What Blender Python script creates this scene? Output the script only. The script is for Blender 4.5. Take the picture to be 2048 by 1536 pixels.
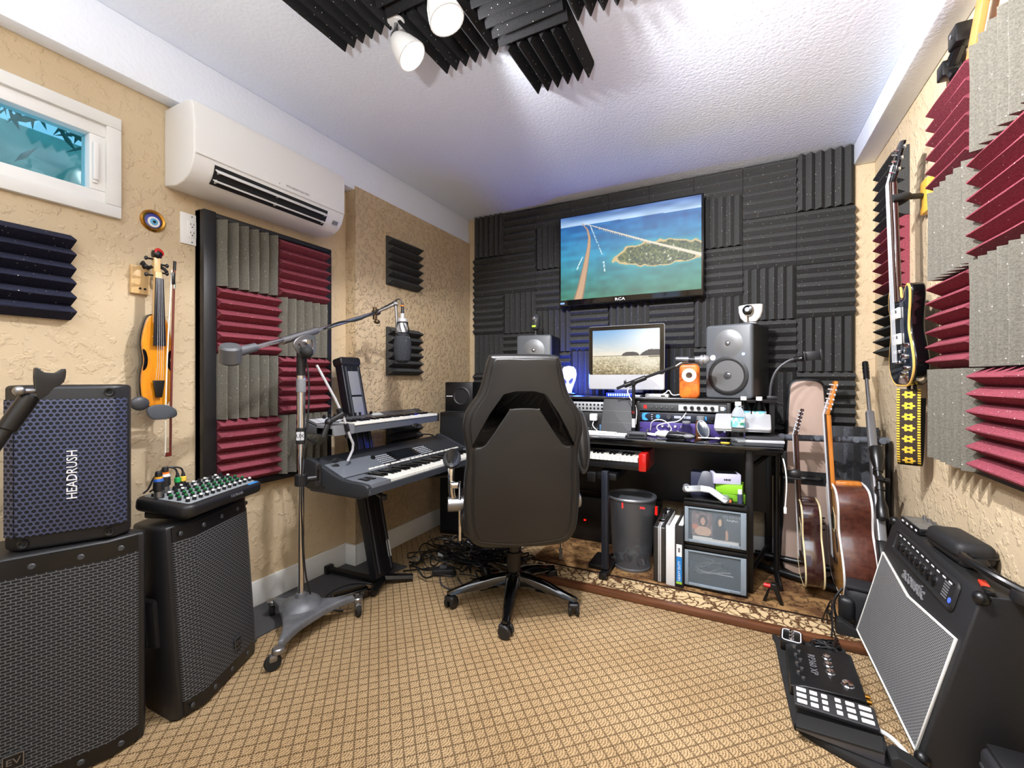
import bpy, bmesh, math, random
import numpy as np
from mathutils import Vector as V, Matrix as MX
from mathutils.geometry import tessellate_polygon
for o in list(bpy.data.objects): bpy.data.objects.remove(o)
SC = bpy.context.scene
COL = SC.collection
R = math.radians
PI = math.pi
random.seed(7)
def lin(c):
    return tuple((x/255/12.92 if x/255 <= .04045 else ((x/255+.055)/1.055)**2.4) for x in c[:3])+(1,)

# ---------- camera ----------
YAW = math.atan(446/874)
cam = bpy.data.cameras.new('camera'); co = bpy.data.objects.new('camera', cam); COL.objects.link(co)
cam.sensor_width = 36; cam.lens = 874/2048*36; cam.shift_y = -11/2048; cam.clip_start = .02
co.location = (0, 0, 1.06); co.rotation_euler = (PI/2, 0, YAW)
SC.camera = co

# ---------- world, lights, exposure ----------
w = bpy.data.worlds.new('world'); SC.world = w; w.use_nodes = True
nt = w.node_tree; bg = nt.nodes['Background']
bg.inputs[0].default_value = (.62, .78, 1, 1); bg.inputs[1].default_value = 1.2
SC.view_settings.view_transform = 'Standard'; SC.view_settings.look = 'None'; SC.view_settings.gamma = 1
SC.view_settings.use_curve_mapping = False; SC.view_settings.exposure = 0.25
def area(name, loc, rot, sx, sy, power, col):
    l = bpy.data.lights.new(name, 'AREA'); l.shape = 'RECTANGLE'; l.size = sx; l.size_y = sy; l.energy = power; l.color = col
    o = bpy.data.objects.new(name, l); COL.objects.link(o); o.location = loc; o.rotation_euler = rot; return o
# daylight coming in through the glazed door behind the camera
area('daylight_door', (-.10, -1.36, 1.12), (-PI/2, 0, 0), 1.0, 1.9, 26, (.62, .80, 1))

# ---------- materials ----------
MATS = {}
def nodes(m):
    m.use_nodes = True; return m.node_tree, m.node_tree.nodes['Principled BSDF']
def mth(nt, op, a, b=None, c=None):
    n = nt.nodes.new('ShaderNodeMath'); n.operation = op
    for i, x in enumerate((a, b, c)):
        if x is None: continue
        if isinstance(x, (int, float)): n.inputs[i].default_value = x
        else: nt.links.new(x, n.inputs[i])
    return n.outputs[0]
def mixc(nt, fac, a, b):
    n = nt.nodes.new('ShaderNodeMix'); n.data_type = 'RGBA'
    for i, x in ((0, fac), (6, a), (7, b)):
        if isinstance(x, (int, float, tuple)): n.inputs[i].default_value = x
        else: nt.links.new(x, n.inputs[i])
    return n.outputs[2]
def tcoord(nt, kind='Object', scale=(1, 1, 1), rot=(0, 0, 0)):
    t = nt.nodes.new('ShaderNodeTexCoord'); mp = nt.nodes.new('ShaderNodeMapping')
    mp.inputs['Scale'].default_value = scale; mp.inputs['Rotation'].default_value = rot
    nt.links.new(t.outputs[kind], mp.inputs[0]); return mp.outputs[0]
def noise(nt, vec, scale, detail=2, rough=.5):
    n = nt.nodes.new('ShaderNodeTexNoise'); n.inputs['Scale'].default_value = scale; n.inputs['Detail'].default_value = detail
    n.inputs['Roughness'].default_value = rough
    nt.links.new(vec, n.inputs['Vector']); return n.outputs[0]
def ramp(nt, fac, a, b):
    n = nt.nodes.new('ShaderNodeMapRange'); n.inputs[1].default_value = a; n.inputs[2].default_value = b
    nt.links.new(fac, n.inputs[0]); return n.outputs[0]
def bump(nt, bs, h, strength, dist=.01):
    b = nt.nodes.new('ShaderNodeBump'); b.inputs['Strength'].default_value = strength; b.inputs['Distance'].default_value = dist
    nt.links.new(h, b.inputs['Height']); nt.links.new(b.outputs[0], bs.inputs['Normal'])
def mat(name, col, rough=.5, metal=0, var=0, vs=8, bs=0, bstr=.2, bd=.002, spec=None, coat=0, trans=0, ior=1.45, emit=None, es=1, alpha=1, col2=None):
    if name in MATS: return MATS[name]
    m = bpy.data.materials.new(name); MATS[name] = m; nt, b = nodes(m)
    b.inputs['Base Color'].default_value = lin(col); b.inputs['Roughness'].default_value = rough; b.inputs['Metallic'].default_value = metal
    if spec is not None: b.inputs['Specular IOR Level'].default_value = spec
    if coat: b.inputs['Coat Weight'].default_value = coat; b.inputs['Coat Roughness'].default_value = .08
    if trans: b.inputs['Transmission Weight'].default_value = trans; b.inputs['IOR'].default_value = ior
    if emit: b.inputs['Emission Color'].default_value = lin(emit); b.inputs['Emission Strength'].default_value = es
    if alpha < 1: b.inputs['Alpha'].default_value = alpha
    if var or bs:
        vec = tcoord(nt)
        if var:
            c2 = lin(col2) if col2 else tuple(x*(1-var) for x in lin(col)[:3])+(1,)
            nt.links.new(mixc(nt, ramp(nt, noise(nt, vec, vs, 4), .35, .7), lin(col), c2), b.inputs['Base Color'])
        if bs: bump(nt, b, noise(nt, vec, bs, 3), bstr, bd)
    return m
def wood(name, c1, c2, scale=(60, 60, 4), rough=.3, coat=.4):
    m = bpy.data.materials.new(name); MATS[name] = m; nt, b = nodes(m)
    f = noise(nt, tcoord(nt, scale=scale), 1, 4, .6)
    nt.links.new(mixc(nt, ramp(nt, f, .3, .7), lin(c1), lin(c2)), b.inputs['Base Color'])
    b.inputs['Roughness'].default_value = rough; b.inputs['Coat Weight'].default_value = coat; return m
def foam_mat(name, c):
    m = bpy.data.materials.new(name); MATS[name] = m; nt, b = nodes(m); vec = tcoord(nt)
    vo = nt.nodes.new('ShaderNodeTexVoronoi'); vo.inputs['Scale'].default_value = 75; nt.links.new(vec, vo.inputs['Vector'])
    wn = nt.nodes.new('ShaderNodeSeparateColor'); nt.links.new(vo.outputs['Color'], wn.inputs[0])
    dot = mth(nt, 'MULTIPLY', mth(nt, 'LESS_THAN', vo.outputs['Distance'], .11), mth(nt, 'GREATER_THAN', wn.outputs[0], .72))
    base = mixc(nt, ramp(nt, noise(nt, vec, 220, 2), .3, .7), tuple(x*.8 for x in lin(c)[:3])+(1,), tuple(x*1.25 for x in lin(c)[:3])+(1,))
    nt.links.new(mixc(nt, dot, base, lin((215, 212, 200))), b.inputs['Base Color'])
    b.inputs['Roughness'].default_value = 1; b.inputs['Specular IOR Level'].default_value = .1
    bump(nt, b, noise(nt, vec, 350, 2), .5, .002); return m
def grille(name, kind, cm, ch, sx, sy):
    """perforated metal: kind 'slot' = staggered slots, 'hex' = round holes; object XZ plane"""
    m = bpy.data.materials.new(name); MATS[name] = m; nt, b = nodes(m)
    t = nt.nodes.new('ShaderNodeTexCoord'); sp = nt.nodes.new('ShaderNodeSeparateXYZ'); nt.links.new(t.outputs['Object'], sp.inputs[0])
    x = mth(nt, 'DIVIDE', sp.outputs[0], sx); y = mth(nt, 'DIVIDE', sp.outputs[2], sy)
    row = mth(nt, 'FLOOR', y); off = mth(nt, 'MULTIPLY', mth(nt, 'PINGPONG', row, 1), .5)
    fx = mth(nt, 'ABSOLUTE', mth(nt, 'SUBTRACT', mth(nt, 'FRACT', mth(nt, 'ADD', x, off)), .5))
    fy = mth(nt, 'ABSOLUTE', mth(nt, 'SUBTRACT', mth(nt, 'FRACT', y), .5))
    if kind == 'slot': hole = mth(nt, 'MULTIPLY', mth(nt, 'LESS_THAN', fx, .43), mth(nt, 'LESS_THAN', fy, .34))
    else: hole = mth(nt, 'LESS_THAN', mth(nt, 'ADD', mth(nt, 'MULTIPLY', fx, fx), mth(nt, 'MULTIPLY', fy, mth(nt, 'MULTIPLY', fy, .8))), .135)
    nt.links.new(mixc(nt, hole, lin(cm), lin(ch)), b.inputs['Base Color'])
    nt.links.new(mth(nt, 'MULTIPLY_ADD', hole, .5, .38), b.inputs['Roughness'])
    bump(nt, b, mth(nt, 'SUBTRACT', 1, hole), .5, .002); return m

BLK = mat('black_plastic', (24, 24, 26), .45, bs=300, bstr=.08)
BLK2 = mat('black_satin', (14, 14, 15), .35)
GLOSS = mat('black_gloss', (8, 8, 10), .08, coat=.6)
RUB = mat('rubber', (20, 20, 20), .75)
DGRY = mat('dark_grey_plastic', (58, 60, 64), .45)
GRY = mat('grey_plastic', (120, 122, 126), .4)
LGRY = mat('light_grey', (190, 192, 196), .35)
SILV = mat('silver_paint', (150, 152, 158), .32, .7)
ALU = mat('aluminium', (212, 214, 218), .3, .45)
CHROME = mat('chrome', (225, 225, 228), .09, 1)
STEEL = mat('steel', (150, 150, 152), .3, .9)
WHITE = mat('white_plastic', (232, 232, 230), .35)
TRIM = mat('white_trim_paint', (226, 226, 222), .5, var=.05, bs=30, bstr=.06)
IVORY = mat('ivory_keys', (232, 230, 220), .25)
BRASS = mat('brass', (190, 140, 60), .25, 1)
LEATH = mat('black_leather', (30, 29, 28), .36, bs=160, bstr=.25, bd=.001, var=.2)
RED = mat('red_plastic', (190, 30, 28), .4)
F_BLK = foam_mat('foam_black', (64, 64, 63))
F_GRY = foam_mat('foam_grey', (104, 101, 92))
F_MAR = foam_mat('foam_maroon', (130, 64, 74))
F_CEI = foam_mat('foam_black_dimmed', (36, 36, 37))  # same black foam, darkened to offset the strong light on the ceiling
F_BLU = foam_mat('foam_navy', (42, 44, 60))
INK = mat('white_ink', (225, 226, 230), .5)
INKG = mat('grey_ink', (110, 110, 114), .5)

# ---------- mesh builder ----------
def frame(o, ex, ey):
    ex = V(ex).normalized(); ey = V(ey); ez = ex.cross(ey).normalized(); ey = ez.cross(ex)
    return MX(((ex.x, ey.x, ez.x, o[0]), (ex.y, ey.y, ez.y, o[1]), (ex.z, ey.z, ez.z, o[2]), (0, 0, 0, 1)))
class B:
    def __init__(s, M=None): s.v = []; s.f = []; s.M = M
    def add(s, vs, fs):
        k = len(s.v); s.v += [V(p) for p in vs]; s.f += [tuple(k+i for i in f) for f in fs]; return s
    def bm(s, b, M):
        b.verts.ensure_lookup_table(); b.verts.index_update()
        s.add([M @ v.co for v in b.verts], [[v.index for v in f.verts] for f in b.faces]); b.free(); return s
    def box(s, c, d, rot=(0, 0, 0), bev=0, seg=2, M=None):
        b = bmesh.new(); bmesh.ops.create_cube(b, size=1)
        for v in b.verts: v.co = V((v.co.x*d[0], v.co.y*d[1], v.co.z*d[2]))
        if bev: bmesh.ops.bevel(b, geom=b.edges[:]+b.verts[:], offset=min(bev, min(d)*.49), segments=seg, profile=.5, affect='EDGES')
        from mathutils import Euler
        T = MX.Translation(c) @ Euler(rot).to_matrix().to_4x4()
        return s.bm(b, (M or MX()) @ T)
    def bb(s, a, b, bev=0, seg=2):
        return s.box([(a[i]+b[i])/2 for i in range(3)], [abs(b[i]-a[i]) for i in range(3)], bev=bev, seg=seg)
    def lathe(s, prof, c=(0, 0, 0), ax=(0, 0, 1), n=20, sx=1, sy=1):
        q = V((0, 0, 1)).rotation_difference(V(ax).normalized()); vs = []; fs = []
        for r, z in prof:
            for i in range(n):
                a = 2*PI*i/n; vs.append(V(c)+q @ V((r*math.cos(a)*sx, r*math.sin(a)*sy, z)))
        m = len(prof)
        for j in range(m-1):
            for i in range(n):
                fs.append((j*n+i, j*n+(i+1) % n, (j+1)*n+(i+1) % n, (j+1)*n+i))
        if prof[0][0] > 1e-6: fs.append(tuple(range(n-1, -1, -1)))
        if prof[-1][0] > 1e-6: fs.append(tuple((m-1)*n+i for i in range(n)))
        return s.add(vs, fs)
    def cyl(s, a, b, r, r2=None, n=14, bev=0):
        a = V(a); b = V(b); L = (b-a).length; r2 = r if r2 is None else r2
        p = [(r-bev, 0), (r, bev), (r2, L-bev), (r2-bev, L)] if bev else [(r, 0), (r2, L)]
        return s.lathe(p, a, b-a, n)
    def sph(s, c, r, n=14, m=9):
        r = (r, r, r) if isinstance(r, (int, float)) else r; vs = [V(c)+V((0, 0, -r[2]))]; fs = []
        for j in range(1, m):
            t = -PI/2+PI*j/m
            for i in range(n):
                a = 2*PI*i/n; vs.append(V(c)+V((r[0]*math.cos(t)*math.cos(a), r[1]*math.cos(t)*math.sin(a), r[2]*math.sin(t))))
        vs.append(V(c)+V((0, 0, r[2])))
        for i in range(n):
            fs.append((0, 1+(i+1) % n, 1+i)); fs.append((len(vs)-1, len(vs)-1-n+i, len(vs)-1-n+(i+1) % n))
        for j in range(m-2):
            for i in range(n): fs.append((1+j*n+i, 1+j*n+(i+1) % n, 1+(j+1)*n+(i+1) % n, 1+(j+1)*n+i))
        return s.add(vs, fs)
    def tube(s, pts, r, n=8, closed=False, smooth=0):
        pts = [V(p) for p in pts]
        for _ in range(smooth):
            q = [] if closed else [pts[0]]
            for i in range(len(pts) if closed else len(pts)-1):
                a = pts[i]; b = pts[(i+1) % len(pts)]; q += [a*.75+b*.25, a*.25+b*.75]
            if not closed: q.append(pts[-1])
            pts = q
        m = len(pts); up = None; vs = []; fs = []
        rr = r if isinstance(r, (list, tuple)) else None
        for k in range(m):
            if closed: t = pts[(k+1) % m]-pts[k-1]
            else: t = pts[min(k+1, m-1)]-pts[max(k-1, 0)]
            t.normalize()
            if up is None:
                up = V((0, 0, 1)) if abs(t.z) < .9 else V((1, 0, 0))
            up = (up-t*up.dot(t)).normalized(); sd = t.cross(up)
            q = rr[min(int(k*len(rr)/m), len(rr)-1)] if rr else r
            for i in range(n):
                a = 2*PI*i/n; vs.append(pts[k]+up*math.cos(a)*q+sd*math.sin(a)*q)
        for k in range(m if closed else m-1):
            for i in range(n):
                a = k*n+i; b = k*n+(i+1) % n; c = ((k+1) % m)*n+(i+1) % n; d = ((k+1) % m)*n+i
                fs.append((a, d, c, b))
        if not closed: fs.append(tuple(range(n))); fs.append(tuple((m-1)*n+i for i in range(n-1, -1, -1)))
        return s.add(vs, fs)
    def plate(s, outer, holes=(), t=.02, bev=0, steps=3, M=None, both=True):
        """flat slab from a 2-D outline (x, y), thickness t along z (0..t), rounded rims"""
        M = M or MX()
        def ccw(p): return p if sum(p[i-1][0]*p[i][1]-p[i][0]*p[i-1][1] for i in range(len(p))) > 0 else p[::-1]
        loops = [ccw([tuple(q) for q in outer])]+[ccw([tuple(q) for q in h])[::-1] for h in holes]
        def off(p, d):
            o = []
            for i in range(len(p)):
                a = V(p[i-1]); b = V(p[i]); c = V(p[(i+1) % len(p)])
                e1 = (b-a).normalized(); e2 = (c-b).normalized(); n1 = V((-e1.y, e1.x)); n2 = V((-e2.y, e2.x))
                k = n1+n2
                k = k/max(k.length_squared/2, .35) if k.length > 1e-6 else n1
                o.append(b+k*d)
            return o
        prof = []
        if bev:
            if both: prof += [(bev*(1-math.sin(PI/2*i/steps)), bev*(1-math.cos(PI/2*i/steps))) for i in range(steps+1)]
            else: prof += [(0, 0)]
            prof += [(bev*(1-math.cos(PI/2*i/steps)), t-bev+bev*math.sin(PI/2*i/steps)) for i in range(steps+1)]
        else: prof = [(0, 0), (0, t)]
        vs = []; fs = []; first = []; last = []
        for lp in loops:
            n = len(lp); base = len(vs)
            for d, z in prof:
                for q in (off(lp, d) if d else lp): vs.append(M @ V((q[0], q[1], z)))
            for j in range(len(prof)-1):
                for i in range(n):
                    fs.append((base+j*n+i, base+j*n+(i+1) % n, base+(j+1)*n+(i+1) % n, base+(j+1)*n+i))
            first.append([base+i for i in range(n)]); last.append([base+(len(prof)-1)*n+i for i in range(n)])
        Mi = M.inverted()
        for rings, flip in ((first, True), (last, False)):
            if len(rings) == 1:
                fs.append(tuple(rings[0][::-1] if flip else rings[0]))
            else:
                flat = [i for r in rings for i in r]
                for tr in tessellate_polygon([[(Mi @ vs[i]).xy.to_3d() for i in r] for r in rings]):
                    a, b, c = (flat[i] for i in tr)
                    nrm = ((Mi @ vs[b])-(Mi @ vs[a])).cross((Mi @ vs[c])-(Mi @ vs[a]))
                    if (nrm.z < 0) != flip: b, c = c, b
                    fs.append((a, b, c))
        return s.add(vs, fs)
    def text(s, txt, size, M, ext=.0006, sx=1, align='CENTER'):
        cu = bpy.data.curves.new('t', 'FONT'); cu.body = txt; cu.size = size; cu.extrude = ext; cu.align_x = align; cu.align_y = 'CENTER'; cu.resolution_u = 2
        o = bpy.data.objects.new('t', cu); COL.objects.link(o); dg = bpy.context.evaluated_depsgraph_get()
        me = bpy.data.meshes.new_from_object(o.evaluated_get(dg)); S = MX.Diagonal((sx, 1, 1, 1))
        s.add([M @ S @ v.co for v in me.vertices], [tuple(p.vertices) for p in me.polygons])
        bpy.data.objects.remove(o); bpy.data.curves.remove(cu); bpy.data.meshes.remove(me); return s
    def mesh(s, name, m=None, ang=35):
        me = bpy.data.meshes.new(name); me.from_pydata([tuple(s.M @ p) if s.M else tuple(p) for p in s.v], [], s.f); me.validate()
        me.shade_smooth(); me.set_sharp_from_angle(angle=R(ang))
        if m: me.materials.append(m)
        return me
    def build(s, name, m, parent=None, label=None, cat=None, group=None, kind=None, ang=35, loc=None, rz=0):
        return put(name, s.mesh(name, m, ang), parent, label, cat, group, kind, loc, rz)
def tag(o, label=None, cat=None, group=None, kind=None):
    for k, x in (('label', label), ('category', cat), ('group', group), ('kind', kind)):
        if x: o[k] = x
    return o
def put(name, me, parent=None, label=None, cat=None, group=None, kind=None, loc=None, rz=0, M=None):
    o = bpy.data.objects.new(name, me); COL.objects.link(o); o.parent = parent
    if M is not None: o.matrix_local = M
    else:
        if loc: o.location = loc
        o.rotation_euler.z = rz
    return tag(o, label, cat, group, kind)
def thing(name, label, cat, loc=(0, 0, 0), rz=0, group=None, rot=None):
    o = bpy.data.objects.new(name, None); COL.objects.link(o); o.location = loc; o.rotation_euler = rot or (0, 0, rz); o.empty_display_size = .05
    return tag(o, label, cat, group)
def copy_tree(o, parent=None):
    c = o.copy(); COL.objects.link(c)
    if parent: c.parent = parent
    for ch in list(o.children): copy_tree(ch, c)
    return c
def rrect(w, h, r, n=4, cx=0, cy=0):
    p = []
    for qx, qy, a0 in ((1, 1, 0), (-1, 1, 90), (-1, -1, 180), (1, -1, 270)):
        for i in range(n+1):
            a = R(a0+90*i/n); p.append((cx+qx*(w/2-r)+r*math.cos(a), cy+qy*(h/2-r)+r*math.sin(a)))
    return p
def ell(rx, ry, n=24, cx=0, cy=0): return [(cx+rx*math.cos(2*PI*i/n), cy+ry*math.sin(2*PI*i/n)) for i in range(n)]
def crv(pts, n=6, closed=True):
    """Catmull-Rom through 2-D or 3-D points"""
    out = []; m = len(pts)
    for i in range(m if closed else m-1):
        g = lambda k: V(pts[k % m] if closed else pts[max(0, min(m-1, k))])
        a, b, c, d = g(i-1), g(i), g(i+1), g(i+2)
        for k in range(n):
            t = k/n; out.append(.5*((2*b)+(c-a)*t+(2*a-5*b+4*c-d)*t*t+(3*b-a-3*c+d)*t**3))
    if not closed: out.append(V(pts[-1]))
    return out
def vnoise(nx, ny, sx, sy, seed):
    rs = np.random.RandomState(seed); g = rs.rand(int(sy)+2, int(sx)+2)
    y = np.linspace(0, sy-.001, ny)[:, None]; x = np.linspace(0, sx-.001, nx)[None, :]
    yi = y.astype(int); xi = x.astype(int); fy = y-yi; fx = x-xi; fy = fy*fy*(3-2*fy); fx = fx*fx*(3-2*fx)
    return (g[yi, xi]*(1-fy)*(1-fx)+g[yi+1, xi]*fy*(1-fx)+g[yi, xi+1]*(1-fy)*fx+g[yi+1, xi+1]*fy*fx)
def picture(name, w, h, nx, ny, fn, emit=0, rough=.3, parent=None, M=None, label=None):
    """flat picture in local xz plane (centre at 0, facing -y), colours painted per vertex by fn(u, v) (arrays, v up) -> rgb 0..255"""
    u, v = np.meshgrid(np.linspace(0, 1, nx), np.linspace(0, 1, ny)); c = np.clip(fn(u, v), 0, 255)/255
    c = np.where(c <= .04045, c/12.92, ((c+.055)/1.055)**2.4)
    vs = [((a-.5)*w, 0, (b-.5)*h) for a, b in zip(u.ravel(), v.ravel())]
    fs = [(j*nx+i, j*nx+i+1, (j+1)*nx+i+1, (j+1)*nx+i) for j in range(ny-1) for i in range(nx-1)]
    me = bpy.data.meshes.new(name); me.from_pydata(vs, [], fs)
    at = me.color_attributes.new('Col', 'FLOAT_COLOR', 'POINT'); full = np.ones((nx*ny, 4), dtype=np.float32); full[:, :3] = c.reshape(-1, 3)
    at.data.foreach_set('color', full.ravel())
    key = 'picture_%g_%g' % (emit, rough)
    if key not in MATS:
        m = bpy.data.materials.new(key); MATS[key] = m; nt, b = nodes(m); a = nt.nodes.new('ShaderNodeAttribute'); a.attribute_name = 'Col'
        if emit:
            b.inputs['Base Color'].default_value = (.01, .01, .01, 1); nt.links.new(a.outputs[0], b.inputs['Emission Color']); b.inputs['Emission Strength'].default_value = emit
        else: nt.links.new(a.outputs[0], b.inputs['Base Color'])
        b.inputs['Roughness'].default_value = rough
    me.materials.append(MATS[key])
    return put(name, me, parent, label, M=M)
# ================= the room =================
L1, L2, RW, BW, NW, ZC = -1.99, -1.913, .675, 3.0, -1.25, 2.34
def wall_mat(name, c, c2, bsc, bst):
    m = bpy.data.materials.new(name); MATS[name] = m; nt, b = nodes(m); vec = tcoord(nt)
    nt.links.new(mixc(nt, ramp(nt, noise(nt, vec, 2.2, 3), .3, .75), lin(c), lin(c2)), b.inputs['Base Color'])
    b.inputs['Roughness'].default_value = .8
    h = mth(nt, 'ADD', mth(nt, 'MULTIPLY', ramp(nt, noise(nt, vec, bsc, 3, .55), .52, .62), .8), mth(nt, 'MULTIPLY', noise(nt, vec, bsc*5, 2), .25))
    bump(nt, b, h, bst, .006); return m
WALL = wall_mat('tan_stucco', (206, 187, 156), (196, 174, 140), 26, .5)
WALL2 = wall_mat('tan_trowelled_plaster', (202, 180, 146), (188, 164, 128), 42, 1.0)
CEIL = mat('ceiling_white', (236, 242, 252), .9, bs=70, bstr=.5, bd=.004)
def carpet_mat():
    m = bpy.data.materials.new('carpet'); nt, b = nodes(m); t = nt.nodes.new('ShaderNodeTexCoord')
    mp = nt.nodes.new('ShaderNodeMapping'); mp.inputs['Rotation'].default_value = (0, 0, R(46)); mp.inputs['Scale'].default_value = (1/.034, 1/.034, 1)
    nt.links.new(t.outputs['Object'], mp.inputs[0]); sp = nt.nodes.new('ShaderNodeSeparateXYZ'); nt.links.new(mp.outputs[0], sp.inputs[0])
    nz = noise(nt, t.outputs['Object'], 160, 2); wob = mth(nt, 'MULTIPLY', mth(nt, 'SUBTRACT', nz, .5), .16)
    fx = mth(nt, 'FRACT', mth(nt, 'ADD', sp.outputs[0], wob)); fy = mth(nt, 'FRACT', mth(nt, 'ADD', sp.outputs[1], wob))
    ax = mth(nt, 'ABSOLUTE', mth(nt, 'SUBTRACT', fx, .5)); ay = mth(nt, 'ABSOLUTE', mth(nt, 'SUBTRACT', fy, .5))
    dx = mth(nt, 'MULTIPLY', ramp(nt, ax, (.41), .465), ramp(nt, mth(nt, 'SINE', mth(nt, 'MULTIPLY', fy, 31.4)), -.9, .35))
    dy = mth(nt, 'MULTIPLY', ramp(nt, ay, (.41), .465), ramp(nt, mth(nt, 'SINE', mth(nt, 'MULTIPLY', fx, 31.4)), -.9, .35))
    edge = mth(nt, 'MAXIMUM', dx, dy)
    d = mth(nt, 'SQRT', mth(nt, 'ADD', mth(nt, 'MULTIPLY', fx, fx), mth(nt, 'MULTIPLY', fy, fy)))
    arc = ramp(nt, mth(nt, 'SINE', mth(nt, 'MULTIPLY', d, 27)), .1, .9)
    arc = mth(nt, 'MULTIPLY', arc, ramp(nt, noise(nt, t.outputs['Object'], 330, 2), .40, .62))
    big = ramp(nt, noise(nt, t.outputs['Object'], 2.3, 3), .3, .7)
    base = mixc(nt, big, lin((182, 156, 119)), lin((164, 136, 99)))
    c = mixc(nt, mth(nt, 'MULTIPLY', arc, .8), base, lin((92, 66, 38)))
    c = mixc(nt, mth(nt, 'MULTIPLY', edge, .72), c, lin((66, 44, 24)))
    nt.links.new(c, b.inputs['Base Color']); b.inputs['Roughness'].default_value = .95; b.inputs['Specular IOR Level'].default_value = .1
    h = mth(nt, 'SUBTRACT', 1, mth(nt, 'MAXIMUM', edge, mth(nt, 'MULTIPLY', arc, .6)))
    bump(nt, b, h, .8, .006); return m
def rug_mat():
    m = bpy.data.materials.new('rug'); nt, b = nodes(m); t = nt.nodes.new('ShaderNodeTexCoord'); vec = t.outputs['Object']
    sp = nt.nodes.new('ShaderNodeSeparateXYZ'); nt.links.new(vec, sp.inputs[0])
    n1 = noise(nt, vec, 13, 3, .55)
    line = ramp(nt, mth(nt, 'ABSOLUTE', mth(nt, 'SUBTRACT', n1, .5)), .035, .012)
    vo = nt.nodes.new('ShaderNodeTexVoronoi'); vo.feature = 'DISTANCE_TO_EDGE'; vo.inputs['Scale'].default_value = 17; wv = nt.nodes.new('ShaderNodeTexNoise'); wv.inputs['Scale'].default_value = 16; nt.links.new(vec, wv.inputs['Vector'])
    va = nt.nodes.new('ShaderNodeVectorMath'); va.operation = 'MULTIPLY_ADD'; nt.links.new(wv.outputs['Color'], va.inputs[0]); va.inputs[1].default_value = (.07, .07, 0); nt.links.new(vec, va.inputs[2])
    nt.links.new(va.outputs[0], vo.inputs['Vector'])
    scroll = mth(nt, 'MAXIMUM', line, ramp(nt, vo.outputs['Distance'], .09, .03))
    border = mixc(nt, scroll, lin((196, 172, 132)), lin((84, 58, 38)))
    n2 = noise(nt, vec, 7, 4, .6)
    field = mixc(nt, ramp(nt, n2, .42, .58), lin((150, 116, 76)), lin((92, 64, 42)))
    field = mixc(nt, mth(nt, 'MULTIPLY', line, .7), field, lin((50, 34, 24)))
    y = sp.outputs[1]
    isf = mth(nt, 'GREATER_THAN', y, .165)
    c = mixc(nt, isf, border, field)
    band = mth(nt, 'MULTIPLY', mth(nt, 'GREATER_THAN', y, .150), mth(nt, 'LESS_THAN', y, .168))
    c = mixc(nt, band, c, lin((40, 28, 20)))
    nt.links.new(c, b.inputs['Base Color']); b.inputs['Roughness'].default_value = .95; b.inputs['Specular IOR Level'].default_value = .1
    bump(nt, b, noise(nt, vec, 260, 2), .5, .003); return m
B().bb((L1-.1, NW-.1, -.06), (RW+.1, BW+.1, 0)).build('floor', carpet_mat(), label='tan carpet woven in small diamond loops', kind='structure')
B().bb((L1-.1, NW-.1, ZC), (RW+.1, BW+.1, ZC+.08)).build('ceiling', CEIL, label='white textured ceiling', kind='structure')
wy0, wy1, wz0, wz1 = .37, .765, 1.635, 1.995
b = B()
b.bb((L1-.1, NW, 0), (L1, wy0, ZC)); b.bb((L1-.1, wy1, 0), (L1, BW, ZC)); b.bb((L1-.1, wy0, 0), (L1, wy1, wz0)); b.bb((L1-.1, wy0, wz1), (L1, wy1, ZC))
wl = b.build('wall_left', WALL, label='tan stucco left wall with a small window', kind='structure')
B().bb((L1, 1.80, 0), (L2, BW, 2.15)).build('thick_wall_section', WALL2, wl, 'rough trowelled section of the wall standing proud')
B().bb((L1-.1, BW, 0), (RW+.1, BW+.1, ZC)).build('wall_back', WALL, label='back wall covered with black foam tiles', kind='structure')
wbk = bpy.data.objects['wall_back']
wr = B().bb((RW, NW, 0), (RW+.1, BW, ZC)).build('wall_right', WALL, label='tan right wall hung with foam and a guitar', kind='structure')
b = B(); b.bb((L1-.1, NW-.1, 0), (-.62, NW, ZC)); b.bb((.42, NW-.1, 0), (RW+.1, NW, ZC)); b.bb((-.62, NW-.1, 2.08), (.42, NW, ZC))
b.build('wall_near', WALL, label='wall with a glazed door behind the viewer', kind='structure')
dr = thing('door_1', None, None, (-.62, NW-.05, 0)); dr['kind'] = 'structure'; dr['label'] = 'white framed glazed door behind the viewer'
b = B(); b.bb((0, -.03, 0), (.08, .03, 2.08)); b.bb((.96, -.03, 0), (1.04, .03, 2.08)); b.bb((.08, -.03, 2.0), (.96, .03, 2.08)); b.bb((.08, -.03, 0), (.96, .03, .12))
b.build('door_frame', TRIM, dr)
# beams under the ceiling and skirting
B().bb((L1, NW, 2.13), (-1.92, BW, ZC), bev=.006).build('trim_1', CEIL, label='white ceiling beam along the left wall', kind='structure')
B().bb((.58, NW, 2.23), (RW, BW, ZC), bev=.006).build('trim_2', CEIL, label='white ceiling beam along the right wall', kind='structure')
b = B(); b.bb((L1, NW, 0), (L1+.014, 1.80, .12), bev=.004); b.bb((L1, 1.786, 0), (L2+.014, 1.80, .12), bev=.004); b.bb((L2, 1.80, 0), (L2+.014, BW, .12), bev=.004)
b.build('baseboard_left', TRIM, label='white baseboard along the left wall', kind='structure')
B().bb((-1.913, BW-.014, 0), (RW, BW, .12), bev=.004).build('baseboard_back', TRIM, label='white baseboard along the back wall', kind='structure')
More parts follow.
